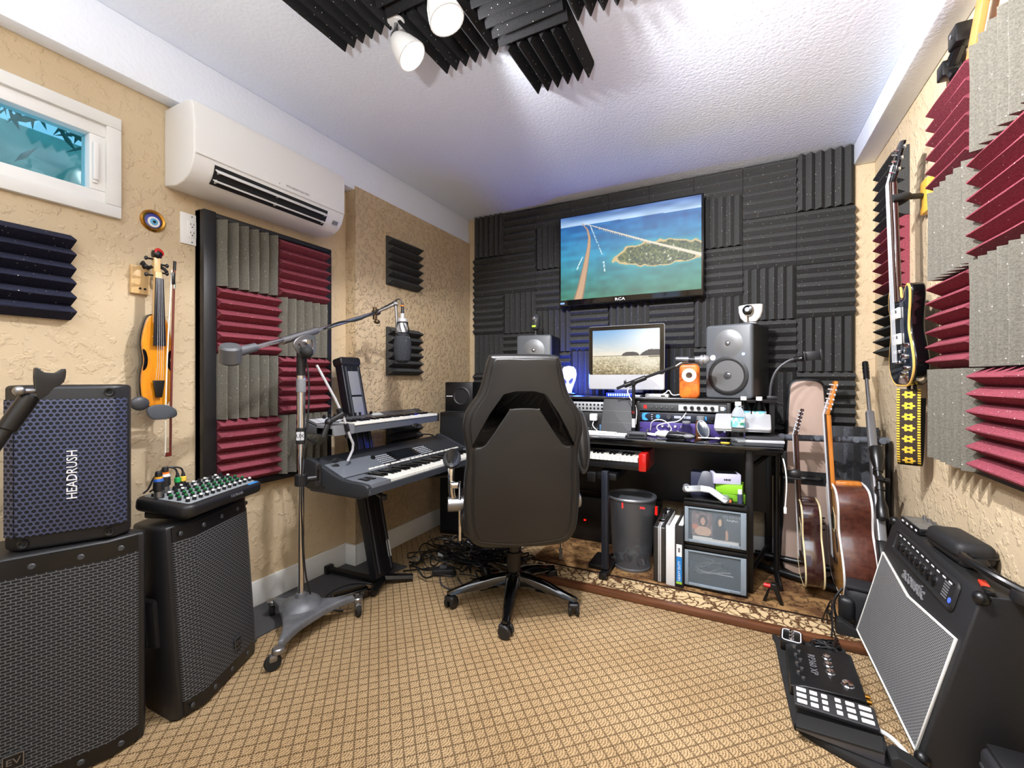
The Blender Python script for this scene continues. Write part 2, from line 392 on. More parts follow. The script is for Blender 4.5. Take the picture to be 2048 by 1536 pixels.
# rug platform and its wooden edge
b = B(); b.bb((-1.05, 2.14, 0), (RW-.002, BW-.015, .018), bev=.004); b.M = MX.Translation((0, -2.14, 0))
b.build('rug', rug_mat(), label='patterned brown and cream rug under the desk', cat='rug', loc=(0, 2.14, 0))
wood('brown_wood', (112, 68, 40), (74, 42, 24), (3, 50, 50), .45, .2)
B().bb((-.83, 0, 0), (.83, .04, .03), bev=.006).build('wooden_threshold', MATS['brown_wood'], label='long brown wooden strip along the front of the rug', cat='threshold', loc=(-.18, 2.098, 0))
b = B(); b.plate([(-1.975, .62), (-1.74, .62), (-1.73, 1.46), (-1.64, 1.92), (-1.90, 1.93), (-1.90, 1.79), (-1.975, 1.79)], t=.006)
b.build('floor_mat', mat('grey_mat', (66, 66, 68), .8, var=.1, bs=200), label='dark grey floor mat along the left wall', cat='mat')

# ---------- window in the left wall ----------
wn = thing('window_1', None, None, (L1, wy0, wz0)); wn['label'] = 'small white framed window with teal glass'; wn['kind'] = 'structure'
hy, hz = wy1-wy0, wz1-wz0
def ring(a, b, t, x0, x1):
    q = B()
    q.bb((x0, a[0], a[1]), (x1, b[0], a[1]+t), bev=.003); q.bb((x0, a[0], b[1]-t), (x1, b[0], b[1]), bev=.003)
    q.bb((x0, a[0], a[1]+t), (x1, a[0]+t, b[1]-t), bev=.003); q.bb((x0, b[0]-t, a[1]+t), (x1, b[0], b[1]-t), bev=.003); return q
ring((0, 0), (hy, hz), .042, -.08, .018).build('window_frame', TRIM, wn)
ring((.040, .040), (hy-.040, hz-.040), .044, -.06, .004).build('sash', WHITE, wn)
GL = bpy.data.materials.new('teal_glass'); nt, bs = nodes(GL)
tr = nt.nodes.new('ShaderNodeBsdfTransparent'); tr.inputs[0].default_value = (.50, .80, .86, 1); gl = nt.nodes.new('ShaderNodeBsdfGlossy'); gl.inputs[1].default_value = .03
mx = nt.nodes.new('ShaderNodeMixShader'); mx.inputs[0].default_value = .07; nt.links.new(tr.outputs[0], mx.inputs[1]); nt.links.new(gl.outputs[0], mx.inputs[2])
nt.links.new(mx.outputs[0], nt.nodes['Material Output'].inputs[0])
B().bb((-.034, .083, .083), (-.030, hy-.083, hz-.083)).build('pane', GL, wn)
b = B(); b.bb((.004, hy-.078, .115), (.018, hy-.062, .245), bev=.004); b.bb((.002, hy-.076, .105), (.010, hy-.064, .12), bev=.002); b.build('window_handle', WHITE, wn)
# greenery outside the window
pm = mat('outdoor_leaf', (62, 128, 122), .6, var=.35, vs=5, emit=(70, 150, 150), es=.0)
b = B(); rs = random.Random(3)
for k in range(90):
    y = .50+rs.random()*.50; z = (2.06+rs.random()*.10) if k % 3 else (1.78+rs.random()*.3); y = y if k % 3 else .50+rs.random()*.14; a = rs.uniform(-1.1, 1.1); l = rs.uniform(.08, .18); wd = rs.uniform(.006, .014); x = L1-.45-rs.random()*.25
    d = V((rs.uniform(-.2, .2), math.sin(a), math.cos(a))); s_ = d.cross(V((1, 0, 0))).normalized()
    p = [V((x, y, z)), V((x, y, z))+d*l*.4+s_*wd, V((x, y, z))+d*l, V((x, y, z))+d*l*.4-s_*wd, V((x+.012, y, z))+d*l*.4]
    b.add(p, [(0, 1, 4), (1, 2, 4), (2, 3, 4), (3, 0, 4)])
b.build('palm_foliage', pm, label='teal green palm leaves outside the small window', cat='foliage', kind='stuff')
hb = B(); hb.box((L1-.95, .95, 1.86), (.10, 1.1, .72), bev=.02); hb.build('garden_hedge', mat('hedge', (150, 200, 190), .9, var=.25, vs=9, bs=30, bstr=.8), label='teal hedge beyond the palm leaves outside the window', cat='hedge')

# ---------- foam tiles ----------
TM = {}
def foam_mesh(w, h, dep, n, horiz, m, base=.014):
    key = (w, h, dep, n, horiz, m.name)
    if key in TM: return TM[key]
    L, S_ = (w, h) if horiz else (h, w)
    p = S_/n; pr = [(0, 0), (0, base)]
    for i in range(n): pr += [((i+.5)*p-.002, base+dep), ((i+.5)*p+.002, base+dep), ((i+1)*p, base)]
    pr += [(S_, 0)]; k = len(pr); vs = []; fs = []
    rj = random.Random(len(TM))
    for t in range(4):
        for a, d in pr:
            q = L*t/3; dd = d+(rj.uniform(-.0018, .0018) if d > base else 0)
            vs.append((q, a, dd) if horiz else (a, q, dd))
    for t in range(3):
        for i in range(k):
            f = (t*k+i, t*k+(i+1) % k, (t+1)*k+(i+1) % k, (t+1)*k+i); fs.append(f if not horiz else f[::-1])
    fs += [tuple(range(k))[::1 if horiz else -1], tuple(3*k+i for i in range(k))[::-1 if horiz else 1]]
    b = B(); b.add(vs, fs); me = b.mesh('foam_tile', m, 20); TM[key] = me; return me
def foam(o, ex, ey, w, h, dep, horiz, m, parent=None, n=6, name='foam_tile', **k):
    return put(name, foam_mesh(w, h, dep, n, horiz, m), parent, M=frame(o, ex, ey), **k)
XL = [-1.861+.2718*i for i in range(10)]
ZA = [2.337, 2.015, 1.71, 1.405, 1.10, .795, .49]
ZB = [2.337, 2.17, 1.865, 1.56, 1.255, .95, .645]
LAY = ['VHHVHV', 'HHVHVH', 'HVHVHV', 'HHVHVH', 'HVHVHV', 'HHVHVH', 'HVHVHV', 'HHVHVH', 'VHHVHV']
rj = random.Random(11)
for c in range(9):
    zs = ZA if c in (0, 1, 7, 8) else ZB
    for r in range(6):
        h = zs[r]-zs[r+1]; hz_ = LAY[c][r] == 'H'; n = 3 if h < .2 else 6
        foam((XL[c]+.001, BW-.001, zs[r+1]+.001), (1, 0, 0), (0, 0, 1), .2698, round(h-.003, 3), .03, hz_, F_BLK, wbk, n=n)
# left framed acoustic panel
pn = thing('framed_acoustic_panel', 'tall black framed panel of grey and maroon foam squares below the air conditioner', 'acoustic panel', (L1, 1.015, .575))
b = B(); b.bb((0, 0, 0), (.035, .645, 1.18)); b.bb((0, 0, 0), (.062, .05, 1.18), bev=.004); b.bb((0, .05, 0), (.05, .645, .028), bev=.004); b.bb((0, .05, 1.157), (.05, .645, 1.18), bev=.004); b.bb((0, .608, .028), (.05, .645, 1.157), bev=.004)
b.build('panel_frame', BLK, pn)
for c in range(2):
    for r in range(4):
        hz_ = (c+r) % 2 == 1
        foam((.033, .054+c*.277, 1.155-(r+1)*.281), (0, 1, 0), (0, 0, 1), .274, .279, .042, hz_, F_MAR if hz_ else F_GRY, pn, label='maroon foam square' if hz_ else 'grey foam square')
# right framed panel
pn = thing('framed_acoustic_panel', 'black backed panel of maroon and grey foam squares on the right wall', 'acoustic panel', (RW, 2.04, .77))
B().bb((-.022, -.94, 0), (0, 0, 1.26), bev=.003).build('panel_frame', BLK, pn)
for c in range(3):
    for r in range(4):
        hz_ = (c+r) % 2 == 0
        foam((-.021, -.007-c*.304, 1.24-(r+1)*.3055), (0, -1, 0), (0, 0, 1), .301, .303, .044, hz_, F_MAR if hz_ else F_GRY, pn, label='maroon foam square' if hz_ else 'grey foam square')
for z, m, t in ((1.775, F_BLK, 'black wedge foam tile high by the corner behind the guitar headstock'), (1.47, F_MAR, 'single maroon wedge foam tile behind the neck of the hung guitar'), (1.165, F_BLK, 'black wedge foam tile behind the body of the hung guitar')):
    foam((RW-.001, 2.77, z), (0, -1, 0), (0, 0, 1), .30, .302, .046, True, m, label=t, cat='foam tile')
foam((RW-.001, 2.06, .83), (0, -1, 0), (0, 0, 1), .10, .302, .05, True, F_GRY, label='narrow grey foam strip at the far edge of the right panel, beside the strap', cat='foam tile', M=None) if 0 else None
foam((L1+.001, .34, 1.255), (0, 1, 0), (0, 0, 1), .29, .283, .046, True, F_BLU, label='dark navy foam tile under the small window', cat='foam tile')
for z, t in ((1.64, 'black foam tile highest on the rough plaster wall'), (1.08, 'black foam tile behind the hanging studio microphone'), (.56, 'black foam tile low on the wall between the two keyboards')):
    foam((L2+.001, 2.04, z), (0, 1, 0), (0, 0, 1), .295, .298, .044, True, F_BLK, label=t, cat='foam tile')
# ceiling tiles (hung under the ceiling, ridges down)
def cfoam(x, y, rz, horiz, label):
    ex = V((math.cos(rz), math.sin(rz), 0)); ey = V((math.sin(rz), -math.cos(rz), 0))
    foam((x, y, ZC-.001), ex, ey, .30, .30, .046, horiz, F_BLK, label=label, cat='ceiling foam tile')
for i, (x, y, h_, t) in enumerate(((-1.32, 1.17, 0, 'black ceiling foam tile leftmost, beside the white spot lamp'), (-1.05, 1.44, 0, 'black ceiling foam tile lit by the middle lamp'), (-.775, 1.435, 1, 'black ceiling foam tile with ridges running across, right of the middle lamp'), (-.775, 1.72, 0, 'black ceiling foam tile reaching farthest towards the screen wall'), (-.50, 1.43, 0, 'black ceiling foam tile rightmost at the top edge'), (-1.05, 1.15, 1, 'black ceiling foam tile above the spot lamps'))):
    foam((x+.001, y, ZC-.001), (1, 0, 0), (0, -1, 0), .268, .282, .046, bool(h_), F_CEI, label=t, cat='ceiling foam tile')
# ---------- ceiling spot lamps ----------
BULB = mat('lit_bulb', (255, 250, 240), .3, emit=(255, 244, 225), es=9)
def spot(loc, d, power, label, cone=178):
    t = thing('ceiling_spot_lamp', label, 'spot lamp', loc, group='ceiling spot lamps'); d = V(d).normalized()
    b = B(); b.cyl((0, 0, 0), (0, 0, -.012), .03, n=20, bev=.003); b.build('canopy', WHITE, t)
    p = V((0, 0, -.062)); b = B(); b.tube([(0, 0, -.01), (0, 0, -.05), p], .007); b.cyl(p-d*.012+V((0, 0, .006)), p+d*.012, .016, bev=.003); b.build('arm', STEEL, t)
    b = B(); b.lathe([(.0, -.006), (.020, -.004), (.032, .010), (.044, .040), (.051, .072), (.054, .090), (.049, .090), (.044, .066), (.027, .026), (0, .016)], p, d, 24); b.build('shade', WHITE, t)
    b = B(); b.lathe([(0, .0), (.043, .0), (.043, .004), (0, .006)], p+d*.068, d, 20); b.build('bulb', BULB, t)
    l = bpy.data.lights.new('spot_light', 'SPOT'); l.energy = power; l.color = (.98, .97, 1); l.spot_size = R(cone); l.spot_blend = .15 if cone > 150 else .7; l.shadow_soft_size = .03
    o = bpy.data.objects.new('spot_light', l); COL.objects.link(o); o.location = V(loc)+p+d*.098; o.rotation_euler = (V((0, 0, -1)).rotation_difference(d)).to_euler()
spot((-1.045, 1.165, 2.30), (.60, .22, -.76), 31, 'white bell shaped spot lamp seen from the side under the ceiling foam')
spot((-.795, 1.06, 2.27), (.35, .1, -.9), 66, 'bright spot lamp in the middle, pointing straight at the viewer')
spot((-.42, .98, 2.335), (.62, .95, -.95), 175, 'bright spot lamp at the top edge right of the middle lamp', 125)

t = thing('added_floor_uplight', 'added fill lamp on a slim steel pole, unseen behind the viewer, brightening the ceiling', 'floor lamp', (-.20, -.50, 0))  # added lamp, out of view, that fills the ceiling with light
b = B(); b.lathe([(.13, 0), (.13, .015), (.02, .025), (0, .025)], n=24); b.build('base', BLK2, t)
b = B(); b.cyl((0, 0, .02), (0, 0, 1.02), .011, n=12); b.build('pole', STEEL, t)
b = B(); b.lathe([(.02, 1.02), (.08, 1.06), (.14, 1.13), (.135, 1.13), (.07, 1.065), (.0, 1.035)], n=28); b.build('bowl_shade', WHITE, t)
b = B(); b.sph((0, 0, 1.075), .03, 14, 8); b.build('bulb', BULB, t)
l = bpy.data.lights.new('added_uplight', 'SPOT'); l.energy = 370; l.color = (.95, .97, 1); l.spot_size = R(148); l.spot_blend = 1; l.shadow_soft_size = .05
o = bpy.data.objects.new('added_uplight', l); COL.objects.link(o); o.location = (-.20, -.50, 1.14); o.rotation_euler = (PI, 0, 0)

# ---------- air conditioner ----------
ac = thing('air_conditioner', 'white wall air conditioner with open louvres under the left beam', 'air conditioner', (L1, .905, 1.80))
pr = [(0, .31), (.155, .31), (.190, .30), (.205, .275), (.208, .12), (.204, .085), (.190, .05), (.165, .022), (.13, .006), (.08, .0), (0, .012)]
b = B(); b.plate([(x, z) for x, z in pr], t=.70, bev=.006, M=frame((0, .70, 0), (1, 0, 0), (0, 0, 1))); b.build('body', WHITE, ac)
b = B(); b.plate([(.2085, .098), (.212, .10), (.212, .272), (.20, .294), (.196, .292), (.2085, .27)], t=.692, bev=.0015, M=frame((0, .696, 0), (1, 0, 0), (0, 0, 1))); b.build('front_panel', WHITE, ac)
b = B()
arc = [(.203, .086), (.196, .060), (.183, .036), (.163, .019)]
vs = []; fs = []
for k, (x, z) in enumerate(arc):
    nx, nz = .8, -.6
    vs += [(x+.0012*nx, .075, z+.0012*nz), (x+.0012*nx, .60, z+.0012*nz)]
for k in range(3): fs.append((2*k, 2*k+2, 2*k+3, 2*k+1))
b.add(vs, fs); b.build('air_outlet', mat('vent_dark', (18, 18, 18), .7), ac)
for x, z, th_ in ((.206, .062, .7), (.187, .030, .55)):
    b = B(); b.box((x, .337, z), (.030, .515, .005), rot=(0, th_, 0), bev=.002); o = b.build('louvre', WHITE, ac)
    for yy in (.09, .337, .585): B().box((x-.006, yy, z-.001), (.016, .006, .014), bev=.002).build('louvre_bracket', LGRY, o)
b = B(); b.text('MITSUBISHI ELECTRIC', .0125, frame((.2125, .43, .118), (0, 1, 0), (0, 0, 1)), .0003)
b.add([(.2126, .335, .113), (.2126, .341, .113), (.2126, .338, .119), (.2126, .339, .119)], [(0, 1, 2)]); b.build('lettering', mat('logo_grey', (120, 120, 124), .5), ac)
B().box((.191, .655, .045), (.004, .03, .018), rot=(0, .55, 0), bev=.001).build('display_window', GRY, ac)
# ---------- outlet, eye charm ----------
t = thing('power_outlet', 'white double power outlet beside the tall framed panel', 'outlet', (L1, 1.0, 1.67))
B().box((.003, 0, 0), (.006, .084, .127), bev=.003).build('cover_plate', WHITE, t)
B().box((.0065, 0, 0), (.003, .034, .068), bev=.001).build('socket_block', WHITE, t)
b = B()
for z in (.017, -.017):
    b.box((.0082, -.006, z+.004), (.001, .002, .008)); b.box((.0082, .006, z+.004), (.001, .002, .007)); b.cyl((.0078, 0, z-.007), (.0088, 0, z-.007), .0026, n=10)
b.cyl((.006, 0, .052), (.0072, 0, .052), .0025, n=8); b.cyl((.006, 0, -.052), (.0072, 0, -.052), .0025, n=8)
b.build('socket_slots', BLK2, t)
t = thing('eye_charm', 'round blue and white eye charm in a brass ring on the left wall', 'wall charm', (L1, .866, 1.664))
def disc(r, x, m, n, cy=0, cz=0): B().lathe([(0, 0), (r, 0), (r*.96, .002), (0, .003)], (x, cy, cz), (1, 0, 0), 24).build(n, m, t)
B().lathe([(.026, 0), (.041, 0), (.041, .006), (.036, .012), (.030, .010), (.027, .004)], (0, 0, 0), (1, 0, 0), 28).build('ring', BRASS, t)
disc(.033, .002, mat('cobalt_glass', (16, 26, 140), .1, coat=.6), 'blue_disc'); disc(.020, .0048, WHITE, 'white_disc', .002, -.004); disc(.013, .007, mat('sky_glass', (90, 170, 215), .1), 'iris', .002, -.004); disc(.0055, .0088, BLK2, 'pupil', .002, -.004)

# ---------- electric violin and bow ----------
VY = .845
amber = wood('amber_wood', (232, 158, 34), (205, 120, 18), (70, 70, 5), .18, .8)
maple = wood('pale_maple', (226, 192, 138), (206, 168, 112), (60, 60, 6), .4, .2)
t = thing('wooden_hanger', 'small pale wooden wall hanger with black yoke holding the violin', 'hanger', (L1, VY-.022, 1.375))
B().bb((0, -.030, 0), (.018, .028, .105), bev=.003).build('block', maple, t)
b = B(); b.tube([(.015, .02, .10), (.05, .03, .11), (.075, .045, .10), (.085, .052, .085)], .006, smooth=1); b.tube([(.015, .01, .10), (.05, -.006, .115), (.075, -.022, .10)], .006, smooth=1); b.build('yoke', RUB, t)
for yy in (.0, .01): B().cyl((.018, -.004+yy*1.5, .02), (.021, -.004+yy*1.5, .02), .004, n=8).build('screw', BLK2, t)
t = thing('electric_violin', 'amber electric violin with black edge hanging on the left wall', 'violin', (L1+.045, VY, .955))
half = [(0, 0), (.022, .002), (.040, .018), (.047, .055), (.049, .10), (.046, .135), (.041, .16), (.042, .19), (.047, .225), (.044, .265), (.034, .31), (.022, .335), (.0, .338)]
ol = crv(half+[(-x, z) for x, z in half[-2:0:-1]], 3)
FX = frame((0, 0, 0), (0, 1, 0), (0, 0, 1))
B().plate([(x*1.06, (z-.17)*1.025+.17) for x, z in ol], t=.032, bev=.006, M=FX).build('rib', GLOSS, t)
B().plate(ol, t=.008, bev=.003, both=False, M=MX.Translation((.031, 0, 0)) @ FX).build('top_plate', amber, t)
for s in (-1, 1): B().plate(crv([(s*.045, .135), (s*.034, .145), (s*.030, .175), (s*.036, .205), (s*.046, .21), (s*.041, .175)], 3), t=.002, M=MX.Translation((.0385, 0, 0)) @ FX).build('side_cutout', GLOSS, t)
b = B(); b.plate([(-.020, .225), (.020, .225), (.0125, .475), (-.0125, .475)], t=.008, bev=.002, M=MX.Translation((.050, 0, 0)) @ FX); b.build('fingerboard', mat('ebony', (30, 30, 36), .3), t)
b = B(); b.plate([(-.014, .31), (.014, .31), (.011, .50), (-.011, .50)], t=.02, bev=.004, M=MX.Translation((.030, 0, 0)) @ FX); b.box((.030, 0, .52), (.022, .022, .075), bev=.005); b.build('neck', maple, t)
b = B(); b.lathe([(0, -.016), (.013, -.013), (.018, 0), (.013, .013), (0, .016)], (.034, 0, .565), (0, 1, 0), 18); b.build('scroll', BLK2, t)
b = B(); b.lathe([(.010, 0), (.016, .0), (.016, .004), (.011, .006)], (.040, .004, .572), (1, .2, .3), 16); b.build('scroll_pad', RED, t)
for s, z in ((-1, .545), (-1, .515), (1, .53), (1, .50), (-1, .485)):
    b = B(); b.cyl((.034, s*.012, z), (.034, s*.030, z), .0035, n=8); b.sph((.034, s*.033, z), (.005, .006, .008), 10, 6); b.build('peg', BLK2, t)
b = B(); b.plate([(-.019, .118), (.019, .118), (.015, .142), (-.015, .142)], t=.003, M=frame((.038, 0, .26), (0, 1, 0), (1, 0, 0)) @ MX.Translation((0, -.13, 0))); b.build('bridge', maple, t)
B().plate([(-.010, .035), (.010, .035), (.019, .098), (-.019, .098)], t=.006, bev=.002, M=MX.Translation((.046, 0, 0)) @ FX).build('tailpiece', BLK2, t)
b = B()
for k in range(4): s = (k-1.5)/1.5; b.tube([(.054, s*.012, .10), (.062, s*.010, .152), (.060, s*.006, .48)], .0006, n=4)
b.build('strings', LGRY, t)
b = B(); b.sph((.035, -.052, .015), (.012, .030, .026), 16, 8); b.build('chin_rest', DGRY, t)
b = B(); b.plate(crv([(-.045, .01), (-.03, .028), (.01, .03), (.045, .012), (.048, -.016), (.01, -.024), (-.03, -.02)], 3), t=.012, bev=.004, M=MX.Translation((.05, .004, -.022)) @ FX); b.build('shoulder_rest', mat('rest_grey', (70, 74, 80), .6), t)
t = thing('violin_bow', 'dark red violin bow hanging beside the amber violin', 'bow', (L1+.10, VY+.022, .77))
b = B(); b.tube([(0, .012, 0), (0, .014, .20), (-.004, .022, .48), (-.005, .028, .725)], .0042, n=8, smooth=2); b.box((0, .004, .006), (.007, .018, .016), bev=.002); b.build('stick', wood('pernambuco', (118, 34, 22), (70, 16, 12), (40, 40, 3), .3, .5), t)
B().tube([(0, -.004, .004), (-.004, .0, .30), (-.004, .019, .70)], .0022, n=6, smooth=2).build('hair', mat('horsehair', (240, 236, 222), .7), t)
b = B(); b.box((-.005, .023, .668), (.012, .012, .045), bev=.002); b.cyl((-.005, .028, .70), (-.005, .029, .735), .005, n=10); b.build('frog', BLK2, t)
B().cyl((-.005, .0262, .63), (-.005, .0272, .655), .0048, n=10).build('grip_wire', CHROME, t)

# ---------- PA speakers on the left ----------
G_SLOT = grille('slot_grille', 'slot', (88, 89, 92), (7, 7, 8), .0175, .0078)
G_HEX = grille('hex_grille', 'hex', (64, 70, 98), (7, 8, 12), .0125, .0108)
def pa(loc, rz, label, badge, tilt=0, dep=.27, hw=.22, bk=.13, h=.61):
    t = thing('loudspeaker', label, 'loudspeaker', loc, rot=(tilt, 0, rz), group='large black loudspeakers')
    plan = [(-hw, .035), (-hw*.66, .004), (hw*.66, .004), (hw, .035), (hw+.004, .06), (bk+.02, dep-.02), (bk, dep), (-bk, dep), (-bk-.02, dep-.02), (-hw-.004, .06)]
    b = B(); b.plate(plan, t=h, bev=.012, M=MX()); b.build('cabinet', BLK, t)
    def strip(z0, z1, off, name, m, x=hw-.012):
        q = B(); pts = [(-x, .030), (-hw*.66, 0), (hw*.66, 0), (x, .030)]
        vs = [(px, py+off, z) for z in (z0, z1) for px, py in pts]+[(px, py+off+.008, z) for z in (z0, z1) for px, py in pts]
        fs = [(i, i+1, i+5, i+4) for i in range(3)]+[(8+i+4, 8+i+5, 8+i+1, 8+i) for i in range(3)]
        fs += [(4+i, 5+i, 13+i, 12+i) for i in range(3)]+[(8+i, 9+i, 1+i, i) for i in range(3)]+[(0, 4, 12, 8), (3, 11, 15, 7)]
        return q.add(vs, fs).build(name, m, t)
    strip(.050, h-.052, -.006, 'grille', G_SLOT); strip(.008, .050, -.004, 'lower_rim', BLK2); strip(h-.052, h-.006, -.004, 'upper_rim', BLK2)
    for x in (-.17, -.09, 0, .09, .17):
        for z in (.028, h-.03):
            B().lathe([(0, -.004), (.004, -.004), (.006, -.001), (.0085, 0), (.0085, .004)], (x, -.001+max(0, (abs(x)-hw*.66)*.45), z), (0, -1, 0), 12).build('screw', STEEL, t) if 0 else B().cyl((x, -.002+max(0, (abs(x)-hw*.66)*.45), z), (x, -.007+max(0, (abs(x)-hw*.66)*.45), z), .008, n=12, bev=.002).build('screw', DGRY, t)
    o = B().box((badge, -.010, .105), (.034, .006, .034), bev=.002).build('badge', BLK2, t)
    ring_ = B()
    for c_, d_ in (((badge, -.012, .1225), (.036, .004, .002)), ((badge, -.012, .0875), (.036, .004, .002)), ((badge-.0175, -.012, .105), (.002, .004, .036)), ((badge+.0175, -.012, .105), (.002, .004, .036))): ring_.box(c_, d_)
    ring_.build('badge_rim', STEEL, o)
    B().text('EV', .022, frame((badge, -.0135, .105), (1, 0, 0), (0, 0, 1)), .0006, 1.1).build('badge_letters', STEEL, o)
    for s in (-1, 1):
        xs = s*(hw-.012); o = B().box((s*(hw-.024), .13, .30), (.03, .10, .15), rot=(0, 0, s*R(18)), bev=.012).build('handle_recess', mat('recess_black', (6, 6, 7), .8), t)
        B().cyl((s*(hw-.012), .12, .235), (s*(hw-.012), .12, .365), .008, n=10).build('handle_bar', DGRY, o)
    for s in (-1, 1): B().bb((s*.10-.02, .06, -.0), (s*.10+.02, .18, .006)).build('rubber_foot', RUB, t)
    return t
pa((-1.603, .4375, 0), R(68.3), 'big black slotted-grille loudspeaker on the carpet under the blue-lit speaker', -.03, dep=.20, bk=.11)
pa((-1.588, .928, .003), R(117.2), 'big black slotted-grille loudspeaker leaning back under the mixing console', .03, tilt=R(-4), dep=.205, hw=.20, bk=.12, h=.60)
t = thing('loudspeaker', 'smaller black loudspeaker with hexagon grille and white lettering, stacked on the big one', 'loudspeaker', (-1.600, .505, .612), R(61.9))
hw = .122; plan = [(-hw, .03), (-hw*.75, 0), (hw*.75, 0), (hw, .03), (hw, .06), (.085, .215), (-.085, .215), (-hw, .06)]
b = B(); b.plate(plan, t=.43, bev=.010); b.build('cabinet', BLK, t)
B().plate(rrect(.196, .355, .012), t=.006, bev=.002, M=frame((0, -.001, .215), (1, 0, 0), (0, 0, 1))).build('grille', G_HEX, t)
for s in (-1, 1): B().plate([(0, -.178), (.030, -.178), (.030, .178), (0, .178)], t=.003, M=frame((s*.094 if s > 0 else -.1215, .001 if s > 0 else .0265, .215), (.028, s*.0268, 0), (0, 0, 1))).build('side_grille', G_HEX, t)
for x in (-.083, .083):
    for z in (.020, .41): B().lathe([(0, .002), (.004, .002), (.006, .005), (.010, .006), (.012, 0)], (x, -.001, z), (0, -1, 0), 14).build('corner_bolt', BLK2, t)
b = B(); b.text('HEADRUSH', .030, frame((.010, -.009, .19), (0, 0, 1), (-1, 0, 0)), .0012, .86); b.build('lettering', INK, t)
# ---------- mixing console and what stands on it ----------
t = thing('mixing_console', 'small black mixing console with rows of knobs on the leaning loudspeaker', 'mixer', (-1.640, .905, .606), R(112))
FM = MX.Rotation(R(7), 4, 'X')
b = B(); b.plate(rrect(.36, .20, .03), t=.042, bev=.012, M=FM @ MX.Translation((0, .05, .016))); b.box((0, .055, .012), (.30, .15, .024), bev=.006); b.build('case', BLK, t)
b = B(); b.plate(rrect(.315, .165, .012), t=.003, bev=.001, M=FM @ MX.Translation((0, .053, .0565))); o = b.build('face_plate', mat('mixer_face', (150, 156, 160), .45, .3), t)
KC = [mat('knob_white', (225, 225, 222), .4), mat('knob_green', (20, 120, 60), .4), mat('knob_red', (160, 40, 40), .4), mat('knob_black', (26, 26, 28), .4)]
for r in range(5):
    for c in range(12):
        x = -.145+c*.0262; y = -.012+r*.030; m = KC[0] if r == 0 else (KC[1] if r in (1, 2) else KC[(c+r) % 2*3])
        b = B(); b.lathe([(.0065, 0), (.006, .010)], FM @ V((x, y, .0595)), FM.to_3x3() @ V((0, 0, 1)), 8); k_ = b.build('knob', KC[3], t)
        b = B(); b.lathe([(.0052, .010), (.0048, .014), (0, .0145)], FM @ V((x, y, .0595)), FM.to_3x3() @ V((0, 0, 1)), 8); b.build('knob_cap', m, k_)
B().plate(rrect(.05, .012, .003), t=.004, M=FM @ MX.Translation((.13, -.036, .0545))).build('blue_strip', mat('strip_blue', (50, 130, 200), .4), t)
B().text('YAMAHA', .0155, frame((0.03, -.0555, .036), (1, 0, 0), (0, .1, 1)), .0005).build('lettering', INKG, t)
def plug(loc, c1, c2, label, h=.085, tilt=(.0, .0)):
    t = thing('wireless_plug', label, 'audio plug', loc, rot=(tilt[0], tilt[1], 0), group='plugs standing in the mixer')
    B().cyl((0, 0, 0), (0, 0, .022), .0125, n=14, bev=.002).build('metal_end', STEEL, t)
    B().cyl((0, 0, .021), (0, 0, h*.62), .0155, .0145, n=16, bev=.003).build('body', BLK, t)
    B().cyl((0, 0, h*.62), (0, 0, h*.72), .0145, .012, n=16).build('band', mat('plug_'+c1[0], c1[1], .4), t)
    B().cyl((0, 0, h*.72), (0, 0, h*.79), .0115, .011, n=16).build('ring', mat('plug_'+c2[0], c2[1], .4), t)
    B().cyl((0, 0, h*.79), (0, 0, h), .0105, .009, n=14, bev=.003).build('cap', BLK, t)
MZ = lambda x, y: V((-1.640, .905, .606))+MX.Rotation(R(112), 3, 'Z') @ (FM @ V((x, y, .0605)))
plug(MZ(-.150, .085), ('blue', (40, 90, 170)), ('amber', (220, 160, 40)), 'black plug with blue and amber rings, leftmost on the mixer')
plug(MZ(-.098, .112), ('white', (220, 220, 225)), ('orange', (230, 120, 40)), 'black plug with white and orange rings, second on the mixer')
for k, (x, y, nm, c) in enumerate(((-.046, .115, 'green', (30, 160, 80)), (-.026, .112, 'yellow', (235, 195, 70)))):
    p = MZ(x, y); t = thing('cable_plug', 'plug with a %s sleeve bending its cable over the mixer' % nm, 'audio plug', p, group='plugs standing in the mixer')
    B().cyl((0, 0, 0), (0, 0, .02), .008, n=12).build('metal_end', BLK, t); B().cyl((0, 0, .02), (0, 0, .038), .0095, n=12, bev=.002).build('sleeve', mat('sleeve_'+nm, c, .4), t)
    B().cyl((0, 0, .038), (0, 0, .052), .007, .004, n=10).build('boot', BLK, t)
    B().tube([(0, 0, .05), (-.002, -.005, .07), (-.01, -.03-.02*k, .078), (-.02, -.06, .05), (-.02, -.075, .01), (-.02, -.09, .0)], .0032, n=6, smooth=2).build('cable', BLK, t)

# ---------- stand arm with microphone clip at the left edge ----------
t = thing('microphone_clip_arm', 'black stand arm with an empty microphone clip, in front of the blue-lit speaker', 'microphone stand', (-1.30, .28, 0))
TT = MX.Translation(-V((-1.30, .28, 0)))
b = B(TT); b.tube([(-1.30, .28, .02), (-1.30, .28, .84)], .011, n=10); b.tube([(-1.302, .255, .83), (-1.296, .34, 1.002)], .012, n=12); b.cyl((-1.298, .318, .957), (-1.294, .352, 1.025), .016, n=14, bev=.003); b.build('boom', BLK2, t)
b = B(TT)
for k in range(3): a = 2*PI*k/3+.3; b.tube([(-1.30, .28, .10), (-1.30+.20*math.cos(a), .28+.20*math.sin(a), .012)], .010, n=8)
b.build('tripod', BLK2, t)
b = B(TT); b.cyl((-1.285, .335, 1.035), (-1.285, .372, 1.035), .005, n=8); b.sph((-1.285, .333, 1.035), .010, 10, 6); b.build('clip_screw', STEEL, t)
b = B(TT); M_ = frame((-1.292, .362, 1.045), (.15, .98, .05), (0, -.05, 1))
